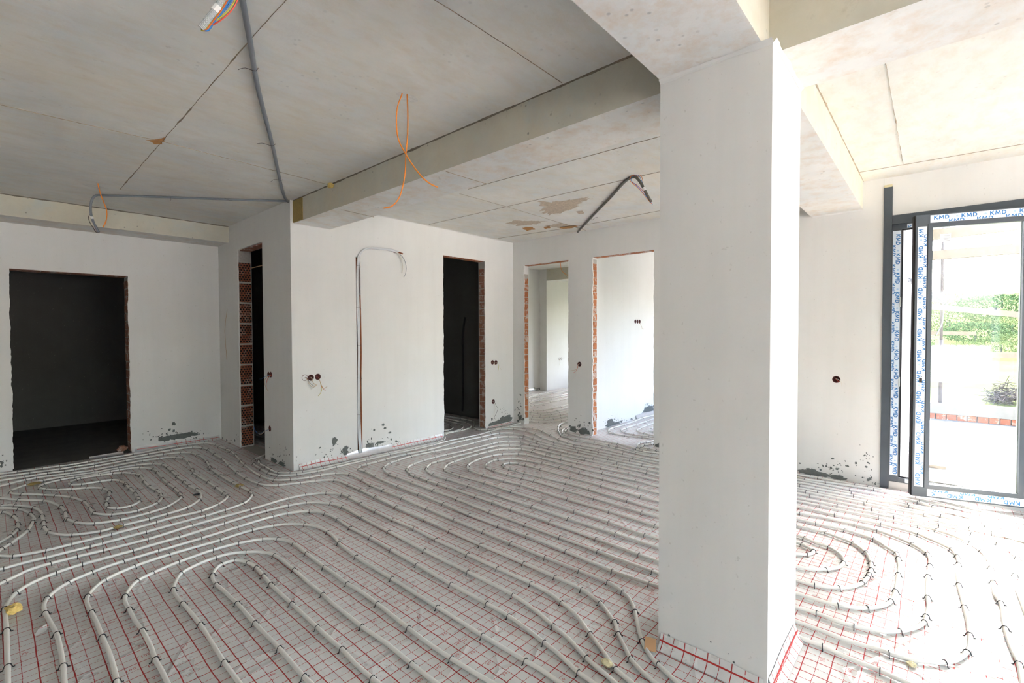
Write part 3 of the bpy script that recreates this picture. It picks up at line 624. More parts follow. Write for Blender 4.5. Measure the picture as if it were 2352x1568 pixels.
# double spiral in the middle, running round behind the column
heating_pipe('long ivory heating pipe double spiral filling the middle floor and circling the column',
  'P1960,1568 1900,1400 1850,1250 1850,1130* 1920,950 1900,810* 1740,650 1540,540* 1050,360* 440,205* M1390,640* 620,485* 40,370 L2300,440 2070,410* 1610,320* 1190,225* 890,160* 625,100* 430,40* 380,30* 225,15* 70,25* K2160,50* 1970,100* 1700,165* 1425,215* 1100,285* 910,345* 810,380* 728,440* 738,482 810,535* 910,570* 1120,650* 1415,755* 1740,875* 2190,1055* H0,-15 460,150* 935,320* 1460,515* 2210,790* 2300,820 '
  'R30,210 300,300 540,390 980,570 1250,650 1750,790 1860,845* O780,850 1000,880 1260,895* 1450,840 1565,750* 1605,650 1600,510* 1580,330 1530,130* 1500,0 P850,1450 815,1300* 800,1100 810,920* 790,780* 680,650* 450,530 250,450 70,370* M1220,740* 580,610* 40,490 '
  'L2300,560 2130,515* 1740,430* 1285,335* 955,265* 600,180* 400,145* 245,130* 80,140* K2140,175* 1945,230* 1665,300* 1455,360* 1370,390* 1315,455* 1330,490 1410,540* 1600,600* 1895,690* 2295,825* L550,980* 1050,1145* H1700,275* 2300,465 '
  'N30,670 300,750 625,835* 800,866 1030,875* 1230,850 1360,780* 1420,640* 1460,410* 1480,300 1460,190* 1430,120* M1300,1060 1120,950* 720,820* 320,730* 40,665 L2300,700 1980,620* 1525,520* 1105,420* 690,315* 480,265* 360,250* 145,255* 5,275* K2065,315* 1945,365* 1885,415* 1885,450 1910,475* 2100,545* L175,625* 400,680* 585,740* 1040,875* 1615,1045* H2250,160* 2300,170 '
  'N30,300 250,335 460,340* 640,310 705,250* 715,205 650,130 500,35* M330,1000 165,930* 30,890 L2300,905 2050,840* 1505,690* 1085,575* 665,465* 460,405* 370,385* 245,375* 175,385 150,405* 175,435* 245,460* 330,485* 450,515* 685,575* 1025,655* 1340,740* 1865,900* 2300,1020 '
  'M30,985 130,1020* 220,1060 290,1110* N270,122 200,138* 30,130 L2300,1120 2065,1060* 1410,865* 990,745* 580,625* 420,585* 215,540* 40,485* 10,475* K2145,435* 2130,410 2145,390* 2185,365* 2225,345* 2300,325* L80,330* 265,315* 480,340* 690,380* 930,440* 1205,515* 1535,600* 2020,720* 2300,790 '
  'M55,760* 455,860* 620,920 830,1000* 1010,1130* N1060,180 1085,255* 1085,345* 1060,410* 1040,450* 960,530* 820,580 640,597* 305,560* 30,490 H2300,335 2105,290* 1610,115* L1135,1045* 690,905* 265,770* K2120,650* 1790,555* 1670,520* 1570,475* 1570,440 1605,400* 1690,360* 1825,315* 2030,255* 2155,225* 2300,190* L235,180* 410,185* 555,220* 745,275* 955,325* 1180,375* 1505,445* 1885,525* 2300,620 '
  'M40,580 105,590* 480,660 850,745* 1170,830* 1400,910 1650,1015* 1860,1150* N1895,290* 1870,440* 1860,580 1865,730* 1880,850 1845,990* O980,340* 830,420 640,460* 440,470 250,440 10,395* N590,1050 335,945* 30,860 H2300,650 2025,560* 1435,345* 800,115* L270,1015* 10,920* K2000,840* 1610,710* 1480,665* 1340,620* 1235,580* 1160,560* 1100,530* 1045,465* 1065,430 1130,395* 1270,345* 1430,300* 1595,260* 1805,215* 2020,160* 2220,110* 2300,90* L225,80* 400,90* 525,120* 655,145* 785,175* 1050,240* 1400,315* 1725,380* 2140,465* 2300,500 '
  'M40,415 380,485* 1190,650* 1730,760* 1980,820* P1020,530* 1240,680* 1370,850 1410,990* 1450,1250* 1490,1500 O2030,70* 2090,420* 2200,740 2280,910* 2330,1176', .5, .5)
heating_pipe('ivory heating pipe outermost on the middle spiral, passing in front of the column foot',
  'O750,1176 550,1090 370,1005* R1400,1060 900,850 585,705* 60,500 W2.632,.62 W2.635,.98 H2300,1000 2165,960* 1660,785* 1020,515* 480,300* 90,160* K1910,1090* 1550,940* 1215,810* 920,700* 610,565* 475,495* 385,465* 385,440 410,415* 490,395* 635,360* 755,325* 1040,255* 1330,200* 1590,130* 1845,65* U1130,935* 1345,885* 1500,855* 1815,855* 2025,905* 2215,970* L685,85* 855,125* 1160,185* 1470,250* 1900,340* 2300,425 M40,310 240,350* 1090,530* 2010,700* P1005,255* 1420,355* 2016,480', .4, .5)
heating_pipe('ivory heating pipe hugging the centre wall from the narrow doorway round to the glazing',
  'J1350,275 1220,330* 1215,385* 1320,460* 1420,515* 1555,545* 1700,545 1810,535* 2090,490* K70,430* 490,335* 810,260* 1145,190* 1400,130* 1615,75* 1835,30* U1085,885* 1310,820* 1550,765* 1810,765* 2080,810* 2260,880* L690,30* 860,85* 1130,145* 1470,215* 1945,310* 2300,390 M40,265 190,295* 985,455* 1810,615* P170,25* 1055,220 2016,430', .3, .5)
heating_pipe('ivory heating pipe nearest the centre wall upstand, turning into the dark wet room',
  'J1345,290 1285,345* 1310,390* 1385,430* 1455,470* 1555,510* 1720,515* 1890,500* 2170,445* K140,388* 520,302* 790,243* 1130,172 1325,125* 1465,92* 1545,62* U345,1000* 385,955 375,885* 425,862 560,830* 755,790* 875,752* 925,700 840,645* 690,610* 490,572* 350,545', .3, .6)
heating_pipe('ivory heating pipe coming out of the dark wet room past its brick jamb',
  'U350,490 480,512* 720,550* 850,577* 960,605* 992,660 985,738* 1040,765 1125,785* 1255,785* 1420,765* 1725,720* 2025,725* 2205,760* Q361,563* 435,590* 550,650* 675,710* 820,760* 1010,795* 1320,850* 1640,925* 1975,1000* L2300,345 M40,235 350,297* 1030,430* P490,40* 1300,235* 2016,400', .5, .5)
heating_pipe('dim ivory heating pipe making the smallest loop in the dark wet room', 'U350,800 460,790* 545,740 490,690* 350,650', .5, .5)
heating_pipe('dim ivory heating pipe making the middle loop in the dark wet room', 'U350,860 560,812* 700,775* 758,715 650,655* 480,615* 350,580', .5, .5)
heating_pipe('ivory heating pipe turning widest out of the back left doorway along the back wall',
  'Q830,452 770,455* 700,480 668,520* 668,570* 690,620 715,655* 815,684 935,725* 1210,772* 1440,825* L1705,175* 1985,245* 2300,305 M40,195 105,210* 840,350* 1610,495* 2040,625*', ((1.2, .3), (.5, .12)), .6)
heating_pipe('ivory heating pipe in the middle of the bundle leaving the back left doorway',
  'Q828,510 760,545* 722,590 738,635* 815,670* 990,712* 1210,752* 1430,790* L1620,130* 1735,150* 1955,215* 2210,270* 2300,285 M40,155 810,310* 1590,465* 2352,615', ((1.1, .2), (.4, .06)), .5)
heating_pipe('ivory heating pipe tight against the back wall beside the door pier',
  'Q830,535 788,562* 768,588 788,608* 840,628* 990,663* 1150,697* 1380,742* 1560,778* 1845,850* L1990,178* 2075,215* 2280,238 M40,118 790,262* 1720,440* 1930,500*', ((1.0, .1), (.35, .03)), .6)
heating_pipe('ivory heating pipe hooking round the jamb of the back right doorway',
  'Q2110,722 1980,750* 1885,765* 1855,800 1905,845* 2010,868* 2140,905* 2200,920 M40,82 170,120* 455,160* 1120,262* 1760,410* 2352,540', ((1.0, .2), (.4, .05)), .5)
heating_pipe('ivory heating pipe inner hook by the back right doorway, nearest the window wall',
  'Q2110,760 2050,775* 1945,790* 1920,812 1945,832* 2040,850* 2140,872* 2200,885 M40,52 350,100* 860,195* 1040,225* 1700,355* 2352,500', ((1.0, .1), (.3, .02)), .5)
ra = [('200,440 245,428* 375,450* 555,447* 705,430* 830,398', 'nearest'), ('200,385 275,396* 455,410* 590,405* 700,385* 830,352', 'second nearest'), ('200,350 290,366* 395,372* 525,370* 695,345* 830,308', 'third nearest'),
      ('200,320 220,325* 405,340* 555,330* 675,305* 830,262', 'fourth nearest'), ('200,296 265,305* 365,313* 490,308* 640,280* 830,222', 'fifth nearest'), ('205,270* 290,275* 440,272* 570,250* 700,225* 830,185', 'sixth nearest')]
for s, nm in ra: heating_pipe('pale heating pipe seen through the back left doorway, %s of the curved runs' % nm, 'Q'+s, .7, .7)
rb = [('200,215 250,205* 300,196* 540,150* 690,118* 830,85', 'nearest'), ('200,180 235,160* 385,130* 560,105* 700,75* 830,48', 'second nearest'), ('200,140 260,128* 390,98* 600,68* 830,20', 'third nearest'),
      ('200,100 270,68* 380,45* 585,20* 830,-15', 'fourth nearest'), ('200,62 370,32* 490,10* 830,-42', 'farthest')]
for s, nm in rb: heating_pipe('pale heating pipe in the far bright room, %s of the straight runs' % nm, 'Q'+s, .7, .7)
heating_pipe('pale heating pipe in the back right room, outermost hairpin by the stained wall', 'Q2110,345 1930,390* 1805,440* 1650,490* 1490,535* 1425,568 1440,605* 1495,622* 1670,655* 1925,682* 2110,702', .9, .5)
heating_pipe('pale heating pipe in the back right room, second hairpin', 'Q2110,395 1995,435* 1835,490* 1680,540* 1612,575 1670,610* 1800,640* 2030,668* 2110,680', .9, .5)
heating_pipe('pale heating pipe in the back right room, third hairpin', 'Q2110,460 2000,500* 1900,540* 1850,575 1955,620* 2110,655', .9, .5)
heating_pipe('pale heating pipe in the back right room, innermost hairpin at the jamb', 'Q2110,530 2060,556* 2035,578 2095,602* 2140,612', .9, .5)

# ------------------------------------------------------------------ back boxes with loose wires
def wires(parent, c, nrm, specs, base):
    # specs: list of (material, [(du, dz, out) ...])
    nv = Vector(nrm); u = Vector((1, 0, 0)) if abs(nv.y) > .5 else Vector((0, -1, 0))
    for m, pts in specs:
        P = [c+nv*(-.03)]+[c+u*a+Vector((0, 0, b))+nv*o for a, b, o in pts]
        q = MB().tube([p-base for p in smooth_path(P, .015)], .0022, 5).obj('wire', m, parent, True)
def socket_box(label, c, nrm, specs, group=None, r=SR):
    c = Vector(c); nv = Vector(nrm); e = empty('back_box', c)
    m = MB(); n = 18; u = Vector((1, 0, 0)) if abs(nv.y) > .5 else Vector((0, 1, 0)); z = Vector((0, 0, 1)); vs = []
    prof = [(r+.003, .0015), (r-.001, .003), (r-.002, -.042), (.001, -.043)]
    for rr, d in prof: vs += [u*math.cos(2*math.pi*k/n)*rr+z*math.sin(2*math.pi*k/n)*rr+nv*d for k in range(n)]
    fs = [(i*n+k, i*n+(k+1) % n, (i+1)*n+(k+1) % n, (i+1)*n+k) for i in range(len(prof)-1) for k in range(n)]
    m.add(vs, fs).obj('box_cup', 'socket', e, True)
    wires(e, c, nrm, specs, c); tag(e, label, 'electrical box', group); return e
N1 = (0, -1, 0); N2 = (-1, 0, 0)
socket_box('dark red round back box, left of the row of three on the centre wall', (SK_C[0][0], YC, SK_C[0][1]), N1,
   [('tan_w', [(.01, -.005, .02), (.03, -.06, .03), (.06, -.10, .035), (.10, -.10, .03), (.12, -.075, .03)]), ('white_w', [(0, 0, .02), (.035, -.065, .03), (.07, -.115, .03), (.055, -.125, .03)]), ('rust_w', [(.01, 0, .02), (.04, -.06, .035), (.085, -.095, .03)])])
socket_box('dark red round back box, middle of the row of three on the centre wall', (SK_C[1][0], YC, SK_C[1][1]), N1,
   [('tan_w', [(-.005, 0, .02), (.005, -.04, .03), (.02, -.065, .035), (.04, -.07, .03), (.035, -.085, .03)]), ('white_w', [(.0, 0, .02), (.01, -.05, .03), (.03, -.08, .03), (.02, -.11, .02)])])
socket_box('dark red round back box, right of the row of three on the centre wall', (SK_C[2][0], YC, SK_C[2][1]), N1,
   [('tan_w', [(0, -.01, .02), (.01, -.05, .03), (.03, -.11, .04), (.045, -.13, .04), (.09, -.11, .03)]), ('yellow_w', [(0, -.01, .02), (.015, -.07, .03), (.028, -.14, .03), (.02, -.18, .02), (-.005, -.21, .015)]), ('red_w', [(0, -.01, .02), (.02, -.08, .03), (.04, -.13, .03), (.075, -.155, .02)])])
socket_box('small back box left of the pair beside the centre doorway', (SK_C[3][0], YC, SK_C[3][1]), N1, [('tan_w', [(0, 0, .01), (.02, -.03, .03), (.05, -.04, .03)])])
socket_box('small back box right of the pair beside the centre doorway', (SK_C[4][0], YC, SK_C[4][1]), N1, [('white_w', [(0, 0, .02), (.03, -.05, .04), (.06, -.08, .03), (.10, -.12, .02)]), ('yellow_w', [(0, 0, .02), (.03, -.07, .03), (.02, -.14, .02)])])
socket_box('low back box with dangling wire right of the centre doorway', (SK_C[5][0], YC, SK_C[5][1]), N1, [('rust_w', [(0, 0, .02), (.03, -.06, .03), (.07, -.11, .03), (.04, -.19, .02), (0, -.24, .02), (.02, -.27, .02)]), ('white_w', [(-.01, 0, .02), (.01, -.1, .03), (-.01, -.22, .02)])])
socket_box('back box far of the pair on the shaded return wall', (XR, SK_R[0][0], SK_R[0][1]), N2, [('blue_w', [(-.01, -.02, .03), (-.07, -.05, .05), (-.13, -.055, .05)])])
socket_box('back box near of the pair on the shaded return wall', (XR, SK_R[1][0], SK_R[1][1]), N2, [('tan_w', [(-.01, -.02, .03), (-.04, -.06, .05), (-.06, -.12, .04), (.0, -.19, .03)]), ('red_w', [(0, -.02, .02), (-.02, -.09, .04), (-.05, -.16, .03)])])
socket_box('low back box with blue wire on the shaded return wall', (XR, SK_R[2][0], SK_R[2][1]), N2, [('blue_w', [(-.02, -.02, .04), (-.12, -.06, .07), (-.22, -.04, .08), (-.26, 0, .08)]), ('tan_w', [(-.02, -.02, .04), (-.1, -.07, .06), (-.17, -.07, .06)])])
socket_box('single back box on the pier between the two back doorways', (XB, 3.759, .995), N2, [('tan_w', [(0, 0, .03), (-.01, -.06, .04), (-.08, -.09, .03), (-.14, -.10, .02)]), ('red_w', [(0, 0, .03), (-.02, -.08, .04), (-.09, -.13, .03)]), ('white_w', [(0, 0, .02), (-.03, -.1, .03), (-.07, -.2, .02), (-.12, -.24, .02)])])
socket_box('back box with red rim on the sunlit wall left of the glass door', (XW, .717, .984), N2, [('white_w', [(0, .01, .03), (.03, 0, .05), (.05, -.03, .05), (.045, -.06, .03)]), ('red_w', [(0, 0, .02), (.03, -.02, .04)])])
for x, nm in ((7.186, 'left'), (7.262, 'middle'), (7.34, 'right')):
    socket_box('%s of three small back boxes seen through the back right doorway' % nm, (x, 3.70, 1.62), N1, [('tan_w', [(0, -.01, .02), (.06, -.05, .03), (.15, -.13, .02), (.2, -.12, .02)])] if nm == 'middle' else [])
for x, nm in ((9.68, 'left'), (9.77, 'right')):
    socket_box('%s of two back boxes on the far pier beyond the back left doorway' % nm, (x, 7.077, .76), N1, [('white_w', [(0, 0, .02), (.06, -.02, .03), (.12, .02, .02), (.16, .01, .02)])] if nm == 'right' else [('tan_w', [(0, -.03, .02), (.01, -.1, .02), (.0, -.16, .02)])])
e = empty('hook_wire', onX(520, 710, XR))
MB().tube([onX(x, y, XR-.004)-e.location for x, y in ((522, 711), (519, 730), (516, 760), (519, 800), (521, 826))], .0022, 5).obj('wire_strand', 'tan_w', e)
tag(e, 'single thin bent wire on the shaded return wall left of the narrow doorway', 'wire')

# ------------------------------------------------------------------ wall chase with white sleeves
ch = empty('wall_chase_cables', (2.915, YC, 0))
b0 = ch.location
MB().box((2.889-b0.x, .0345, .021), (2.947-b0.x, .036, 2.334)).obj('chase_back', 'rust', ch)
def sleeve(pts, r, m, name):
    return MB().tube([Vector(p)-b0 for p in smooth_path(pts, .04)], r, 8).obj(name, m, ch, True)
sleeve([(2.905, YC-.02, .05), (2.898, YC-.002, .35), (2.905, YC, .9), (2.912, YC+.002, 1.3), (2.902, YC, 1.8), (2.905, YC-.004, 2.2), (2.925, YC-.010, 2.36), (2.99, YC-.016, 2.43), (3.10, YC-.018, 2.463), (3.30, YC-.018, 2.47), (3.44, YC-.02, 2.452)], .011, 'white_tube', 'cable_sleeve')
sleeve([(2.922, YC-.02, .05), (2.916, YC-.006, .4), (2.918, YC-.004, 1.0), (2.925, YC-.002, 1.5), (2.916, YC-.006, 2.0), (2.92, YC-.012, 2.25), (2.95, YC-.016, 2.39), (3.02, YC-.02, 2.442), (3.2, YC-.022, 2.462), (3.38, YC-.022, 2.475), (3.46, YC-.026, 2.46)], .009, 'white_tube', 'cable_sleeve')
sleeve([(3.36, YC-.02, 2.462), (3.45, YC-.03, 2.44), (3.50, YC-.035, 2.36), (3.515, YC-.035, 2.26), (3.505, YC-.03, 2.20)], .006, 'white_w', 'loose_end')
sleeve([(3.42, YC-.02, 2.455), (3.51, YC-.03, 2.41), (3.56, YC-.04, 2.30), (3.55, YC-.04, 2.19), (3.53, YC-.03, 2.15)], .0035, 'grey_tube', 'loose_end')
sleeve([(3.40, YC-.012, 2.452), (3.48, YC-.012, 2.455), (3.53, YC-.012, 2.447)], .009, 'rust', 'sleeve_stub')
sleeve([(2.941, YC+.005, .03), (2.939, YC+.004, .45), (2.935, YC+.006, .8), (2.942, YC+.000, 1.2), (2.940, YC+.006, 1.9)], .010, 'rust', 'rusty_tube')
for z in (.10, .50, .93, 1.31, 1.75, 2.24):
    MB().tube([Vector((-.03, -.006, z)), Vector((-.01, -.018, z-.006)), Vector((.02, -.018, z-.004)), Vector((.034, -.002, z-.02))], .0014, 4).obj('tie_wire', 'rust_w', ch)
tag(ch, 'white cable sleeves tied into a rust-brown wall chase, bending right at the top', 'cable sleeve')

# ------------------------------------------------------------------ cables on and from the ceiling
def cable_thing(name, label, cat, parts, group=None):
    base = Vector(parts[0][2][0]); e = empty(name, base)
    for nm, m, pts, r, sides in parts:
        MB().tube([p-base for p in smooth_path(pts, .03)], r, sides).obj(nm, m, e, True)
    return tag(e, label, cat, group)
zc = ZL-.014
A1 = [onZ(x, y, zc) for x, y in ((548, -40), (557, 0), (575, 100), (590, 190), (625, 330), (655, 455), (663, 464))]
def tie(c, *offs): return [Vector(c)+Vector(o) for o in offs]
p1, p2, p3 = onZ(585, 160, zc), onZ(627, 333, zc), onZ(645, 412, zc)
cable_thing('ceiling_conduit', 'grey conduit clipped along the bare ceiling towards the centre wall corner', 'conduit',
  [('conduit', 'grey_tube', A1, .0125, 10),
   ('tie_wire', 'rust_w', [onZ(593, 156, zc-.012), onZ(588, 163, zc-.016), onZ(581, 162, zc-.014), onZ(564, 156, zc-.004), onZ(547, 160, zc+.004)], .0015, 4),
   ('tie_wire', 'rust_w', [onZ(633, 330, zc-.012), onZ(627, 335, zc-.016), onZ(617, 333, zc-.01), onZ(604, 329, zc-.002), onZ(590, 330, zc+.004)], .0015, 4),
   ('tie_wire', 'rust_w', [onZ(650, 413, zc-.012), onZ(644, 414, zc-.016), onZ(632, 412, zc-.008), onZ(622, 417, zc)], .0015, 4)])
q0 = onZ(218, 450, zc)
def hang(x, y, ref):                      # a point at the depth of ref, seen at pixel x,y: the cable hangs there from its ceiling hole
    d = ray(x, y); n = Vector((math.sin(YAW), math.cos(YAW), 0)); return C0+d*((Vector(ref)-C0).dot(n)/d.dot(n))
cable_thing('ceiling_conduit', 'thin conduit along the recess ceiling, its end drooping before the left beam', 'conduit',
  [('conduit', 'grey_tube', [onZ(662, 462, zc), onZ(500, 457, zc), onZ(360, 452, zc), onZ(250, 449, zc), q0, hang(210, 462, q0), hang(208, 484, q0), hang(212, 503, q0), hang(219, 519, q0), hang(227, 533, q0)], .0105, 8),
   ('tape', 'white_tape', [hang(210.5, 497, q0), hang(213, 503, q0)], .0125, 8),
   ('loose_wire', 'rust_w', [hang(211, 495, q0), hang(205, 493, q0), hang(204, 505, q0), hang(212, 520, q0), hang(222, 534, q0), hang(228, 533, q0)], .003, 5),
   ('tie_wire', 'rust_w', [onZ(390, 451, zc-.01), onZ(393, 456, zc-.014), onZ(392, 460, zc-.004)], .0015, 4),
   ('tie_wire', 'rust_w', [onZ(516, 455, zc-.01), onZ(525, 459, zc-.014), onZ(532, 461, zc-.004)], .0015, 4)])
o0 = onZ(225, 421, ZL)
cable_thing('orange_cable', 'short orange cable hanging from the ceiling before the left beam', 'cable',
  [('cable', 'orange', [o0+Vector((0, 0, .02)), o0, hang(231, 446, o0), hang(239, 466, o0), hang(245, 484, o0), hang(244, 505, o0), hang(237, 522, o0)], .0045, 6)])
o1 = onZ(929, 214, ZL)
cable_thing('orange_cable', 'orange cable from the ceiling hole curling out to the right', 'cable',
  [('cable', 'orange', [hang(924, 209, o1), hang(924, 214, o1), hang(913, 245, o1), hang(910.5, 280, o1), hang(915, 320, o1), hang(931, 352, o1), hang(950, 382, o1), hang(973, 410, o1), hang(990, 423, o1), hang(1006, 430, o1)], .0040, 6)], 'orange cables at the middle ceiling hole')
o2 = o1+Vector((.006, .01, 0))
cable_thing('orange_cable', 'orange cable from the ceiling hole curling back to the left', 'cable',
  [('cable', 'orange', [hang(935, 209, o2), hang(935, 214, o2), hang(936.5, 260, o2), hang(936, 310, o2), hang(932, 360, o2), hang(930, 400, o2), hang(923, 436, o2), hang(914, 459, o2), hang(899, 474, o2), hang(881, 478, o2)], .0040, 6)], 'orange cables at the middle ceiling hole')
o3 = onX(1287, 596, 8.3)
cable_thing('orange_cable', 'thin orange cable hanging in the room beyond the back left doorway', 'cable',
  [('cable', 'orange', [Vector((o3.x, o3.y, 2.97)), o3, hang(1288, 612, o3), hang(1291, 622, o3), hang(1297, 628, o3), hang(1304, 632, o3)], .005, 6)])
# broken edges of the ceiling holes
def chipped(c, r, parent):
    vs = [Vector((c.x, c.y, ZL+.0005))]; n = 16
    for k in range(n):
        a = 2*math.pi*k/n; rr = r*(1+.45*noise.noise(Vector((math.cos(a)*1.5+c.x, math.sin(a)*1.5, c.y)))); vs.append(Vector((c.x+math.cos(a)*rr*1.25, c.y+math.sin(a)*rr*.8, ZL-.002)))
    MB().add(vs, [(0, 1+k, 1+(k+1) % n) for k in range(n)]).obj('chipped_patch', 'chip', parent)
MT['chip'] = flat('freshly_chipped_concrete', (.86, .81, .73), .95, 0, .3, 60)
MT['chip2'] = flat('exposed_aggregate', (.60, .50, .38), .95, 0, .45, 55)
chipped(onZ(933, 222, ZL), .055, CEIL); chipped(onZ(218, 427, ZL), .07, CEIL)
# corrugated sleeve with coloured wires, hanging close to the camera
s0 = Vector((.535, 1.987, 2.555)); s1 = onZ(548, -46, ZL)
cs = empty('corrugated_sleeve', s1)
def along(k): return hang(*k, s0)
ax = [along((462, 66)), along((480, 44)), along((500, 18)), along((518, -8)), along((540, -40))]; axp = smooth_path(ax, .0025)
MB().tube([p-s1 for p in axp], [.0125+.0012*(1 if i % 2 else -1) for i in range(len(axp))], 10).obj('sleeve', 'light_tube', cs)
MB().tube([along((494, 26))-s1, along((503, 14))-s1], .0150, 10).obj('tape', 'white_tape', cs)
for m, dx, dy, far in (('orange', 7, 5, 6), ('red_w', 5, 5, 0), ('blue_w', 9, 6, -4), ('yellow_w', 2, 7, 3)):
    P = [along((462+dx*.2, 67+dy*.3)), along((468+dx, 68+dy*.4)), along((482+dx, 47+dy)), along((500+dx, 24+dy)), along((514+dx, 2+dy)), along((534+dx, -32))]
    MB().tube([p-s1 for p in smooth_path(P, .01)], .0028, 6).obj('wire', m, cs, True)
for m, k in (('blue_w', 0), ('yellow_w', 5), ('red_w', 9)):
    P = [along((478+k*.6, 52+k*.9)), along((494+k, 40+k)), along((512+k, 28+k*.8)), along((528+k, 8+k)), along((545+k, -20))]
    MB().tube([p-s1 for p in smooth_path(P, .01)], .0024, 6).obj('wire', m, cs, True)
tag(cs, 'light corrugated sleeve with red, blue and yellow wires hanging at the top edge', 'conduit')
# conduit over the back area
zr = ZR-.014; r0 = onZ(1450, 405, zr)
cable_thing('ceiling_conduit', 'dark conduit slanting across the back ceiling, end bent down near the column', 'conduit',
  [('conduit', 'dark_tube', [onZ(1327, 533, zr), onZ(1360, 497, zr), onZ(1400, 456, zr), onZ(1445, 410, zr), hang(1458, 406, r0), hang(1466, 412, r0), hang(1476, 427, r0), hang(1486, 447, r0), hang(1496, 464, r0)], .0125, 9),
   ('tape', 'white_tape', [hang(1478, 430, r0), hang(1481.5, 437, r0)], .0145, 9),
   ('wire', 'orange', [hang(1497, 468, r0), hang(1490, 461, r0), hang(1470, 436, r0), hang(1452, 420, r0), hang(1446, 413, r0), hang(1450, 404, r0), hang(1463, 401, r0), hang(1473, 404, r0), hang(1477, 418, r0)], .0022, 5),
   ('wire', 'blue_w', [hang(1499, 469, r0), hang(1484, 451, r0), hang(1463, 427, r0), hang(1449, 413, r0), hang(1452, 406, r0), hang(1466, 402, r0), hang(1476, 420, r0)], .0022, 5),
   ('wire', 'red_w', [hang(1483, 445, r0), hang(1462, 424, r0), hang(1447, 415, r0), hang(1449, 405, r0), hang(1460, 402, r0), hang(1471, 415, r0), hang(1477, 428, r0)], .0022, 5),
   ('tie_wire', 'rust_w', [onZ(1392, 464, zr-.014), onZ(1387, 465, zr-.01), onZ(1383, 463, zr), onZ(1380, 465, zr)], .0015, 4),
   ('tie_wire', 'rust_w', [onZ(1358, 502, zr-.014), onZ(1361, 505, zr-.01), onZ(1367, 500, zr), onZ(1373, 499, zr)], .0015, 4)])
# rough aggregate patches in the back ceiling and rust-stained marks
def patch(px, z, m, parent, name):
    P = [onZ(x, y, z-.0025) for x, y in px]; c = sum(P, Vector())/len(P); out = []
    for a, b in zip(P, P[1:]+P[:1]):
        for k in range(9):
            p = a+(b-a)*k/9; out.append(p+(p-c)*(.30*noise.noise(p*14)+.22*noise.noise(p*41)))
    MB().add([c]+out, [(0, 1+i, 1+(i+1) % len(out)) for i in range(len(out))]).obj(name, m, parent)
for px in ([(1232, 460), (1262, 464), (1300, 460), (1335, 456), (1352, 451), (1350, 460), (1330, 470), (1315, 480), (1290, 488), (1262, 494), (1244, 488), (1248, 474)], [(1322, 486), (1338, 483), (1342, 490), (1330, 492)],
           [(1160, 513), (1185, 506), (1220, 507), (1250, 508), (1230, 515), (1190, 518)], [(1250, 519), (1290, 512), (1318, 518), (1285, 523)]):
    patch(px, ZR, 'chip2', CEIL, 'bare_aggregate_patch')
MT['rusty'] = flat('rust_stain', (.55, .27, .09), .95, 0, .35, 25)
for px in ([(1198, 523), (1222, 521), (1228, 527), (1210, 530)], [(1246, 521), (1262, 519), (1264, 524), (1252, 525)], [(1285, 522), (1310, 517), (1328, 519), (1308, 525), (1288, 525)]): patch(px, ZR, 'rusty', CEIL, 'rust_stain')
patch([(338, 322), (352, 321), (366, 319), (384, 313), (378, 325), (370, 332), (355, 330)], ZL, 'rusty', CEIL, 'rust_stain')
# mounting foam
def lump(name, label, c, r, m, sq=(1, 1, .7), seed=1, cat='foam'):
    bmm = bmesh.new(); bmesh.ops.create_icosphere(bmm, subdivisions=3, radius=1)
    for v in bmm.verts:
        n = 1+.45*noise.noise(v.co*1.6+Vector((seed, 0, 0)))+.22*noise.noise(v.co*4+Vector((0, seed, 0)))
        v.co = Vector((v.co.x*sq[0], v.co.y*sq[1], v.co.z*sq[2]))*r*n
    zmin = min(v.co.z for v in bmm.verts)
    me = bpy.data.meshes.new(name); bmm.to_mesh(me); bmm.free(); me.materials.append(MT[m])
    o = bpy.data.objects.new(name, me); COL.objects.link(o); o.location = Vector(c)-Vector((0, 0, zmin if c[2] < 1 else 0)); return tag(o, label, cat)
lump('foam_lump', 'large yellow foam lump leaning on the pipe at the left edge', onZ(31, 1408, .002), .034, 'foam', (1, 1.15, .6), 3)
lump('foam_lump', 'small pale foam piece between pipes left of the column foot', onZ(1394, 1530, .002), .019, 'foam_pale', (.8, 1.5, .7), 5)
lump('foam_lump', 'tiny yellow foam crumb among the pipes before the wide doorway', onZ(271, 1214, .002), .017, 'foam_old', (1.4, 1, .7), 8)
lump('foam_lump', 'beige crumb under the pipe right of the column', onZ(2092, 1527, .002), .016, 'foam_pale', (1.4, 1, .4), 11)
lump('foam_lump', 'brown crumb stuck beside the pipe bend of the left spiral', onZ(549, 1118, .002), .022, 'foam_old', (1.5, 1, .6), 13)
lump('foam_lump', 'olive foam crumb behind the left spiral pipes', onZ(78, 1113, .002), .03, 'foam_old', (1.5, 1, .4), 15)
lump('foam_lump', 'dark crumb between two left spiral bends', onZ(451, 1137, .002), .018, 'black_tube', (1.6, .8, .4), 17, 'debris')
fo = MB().box((2.172, 4.80, ZS+.005), (2.181, YC, ZL-.01)).obj('foam_strip', 'foam_old', bm1)
lump('foam_lump', 'yellow foam blob in the angle of ceiling and long beam', (2.165, 4.19, ZL-.018), .028, 'foam', (1, 1.4, .8), 19)
cd = MB().box((0, 0, 0), (.07, .05, .003)).obj('cardboard_scrap', 'card'); cd.location = (2.00, .925, .012); cd.rotation_euler = (.1, -.25, .4); tag(cd, 'brown cardboard corner sticking out at the column foot', 'cardboard')
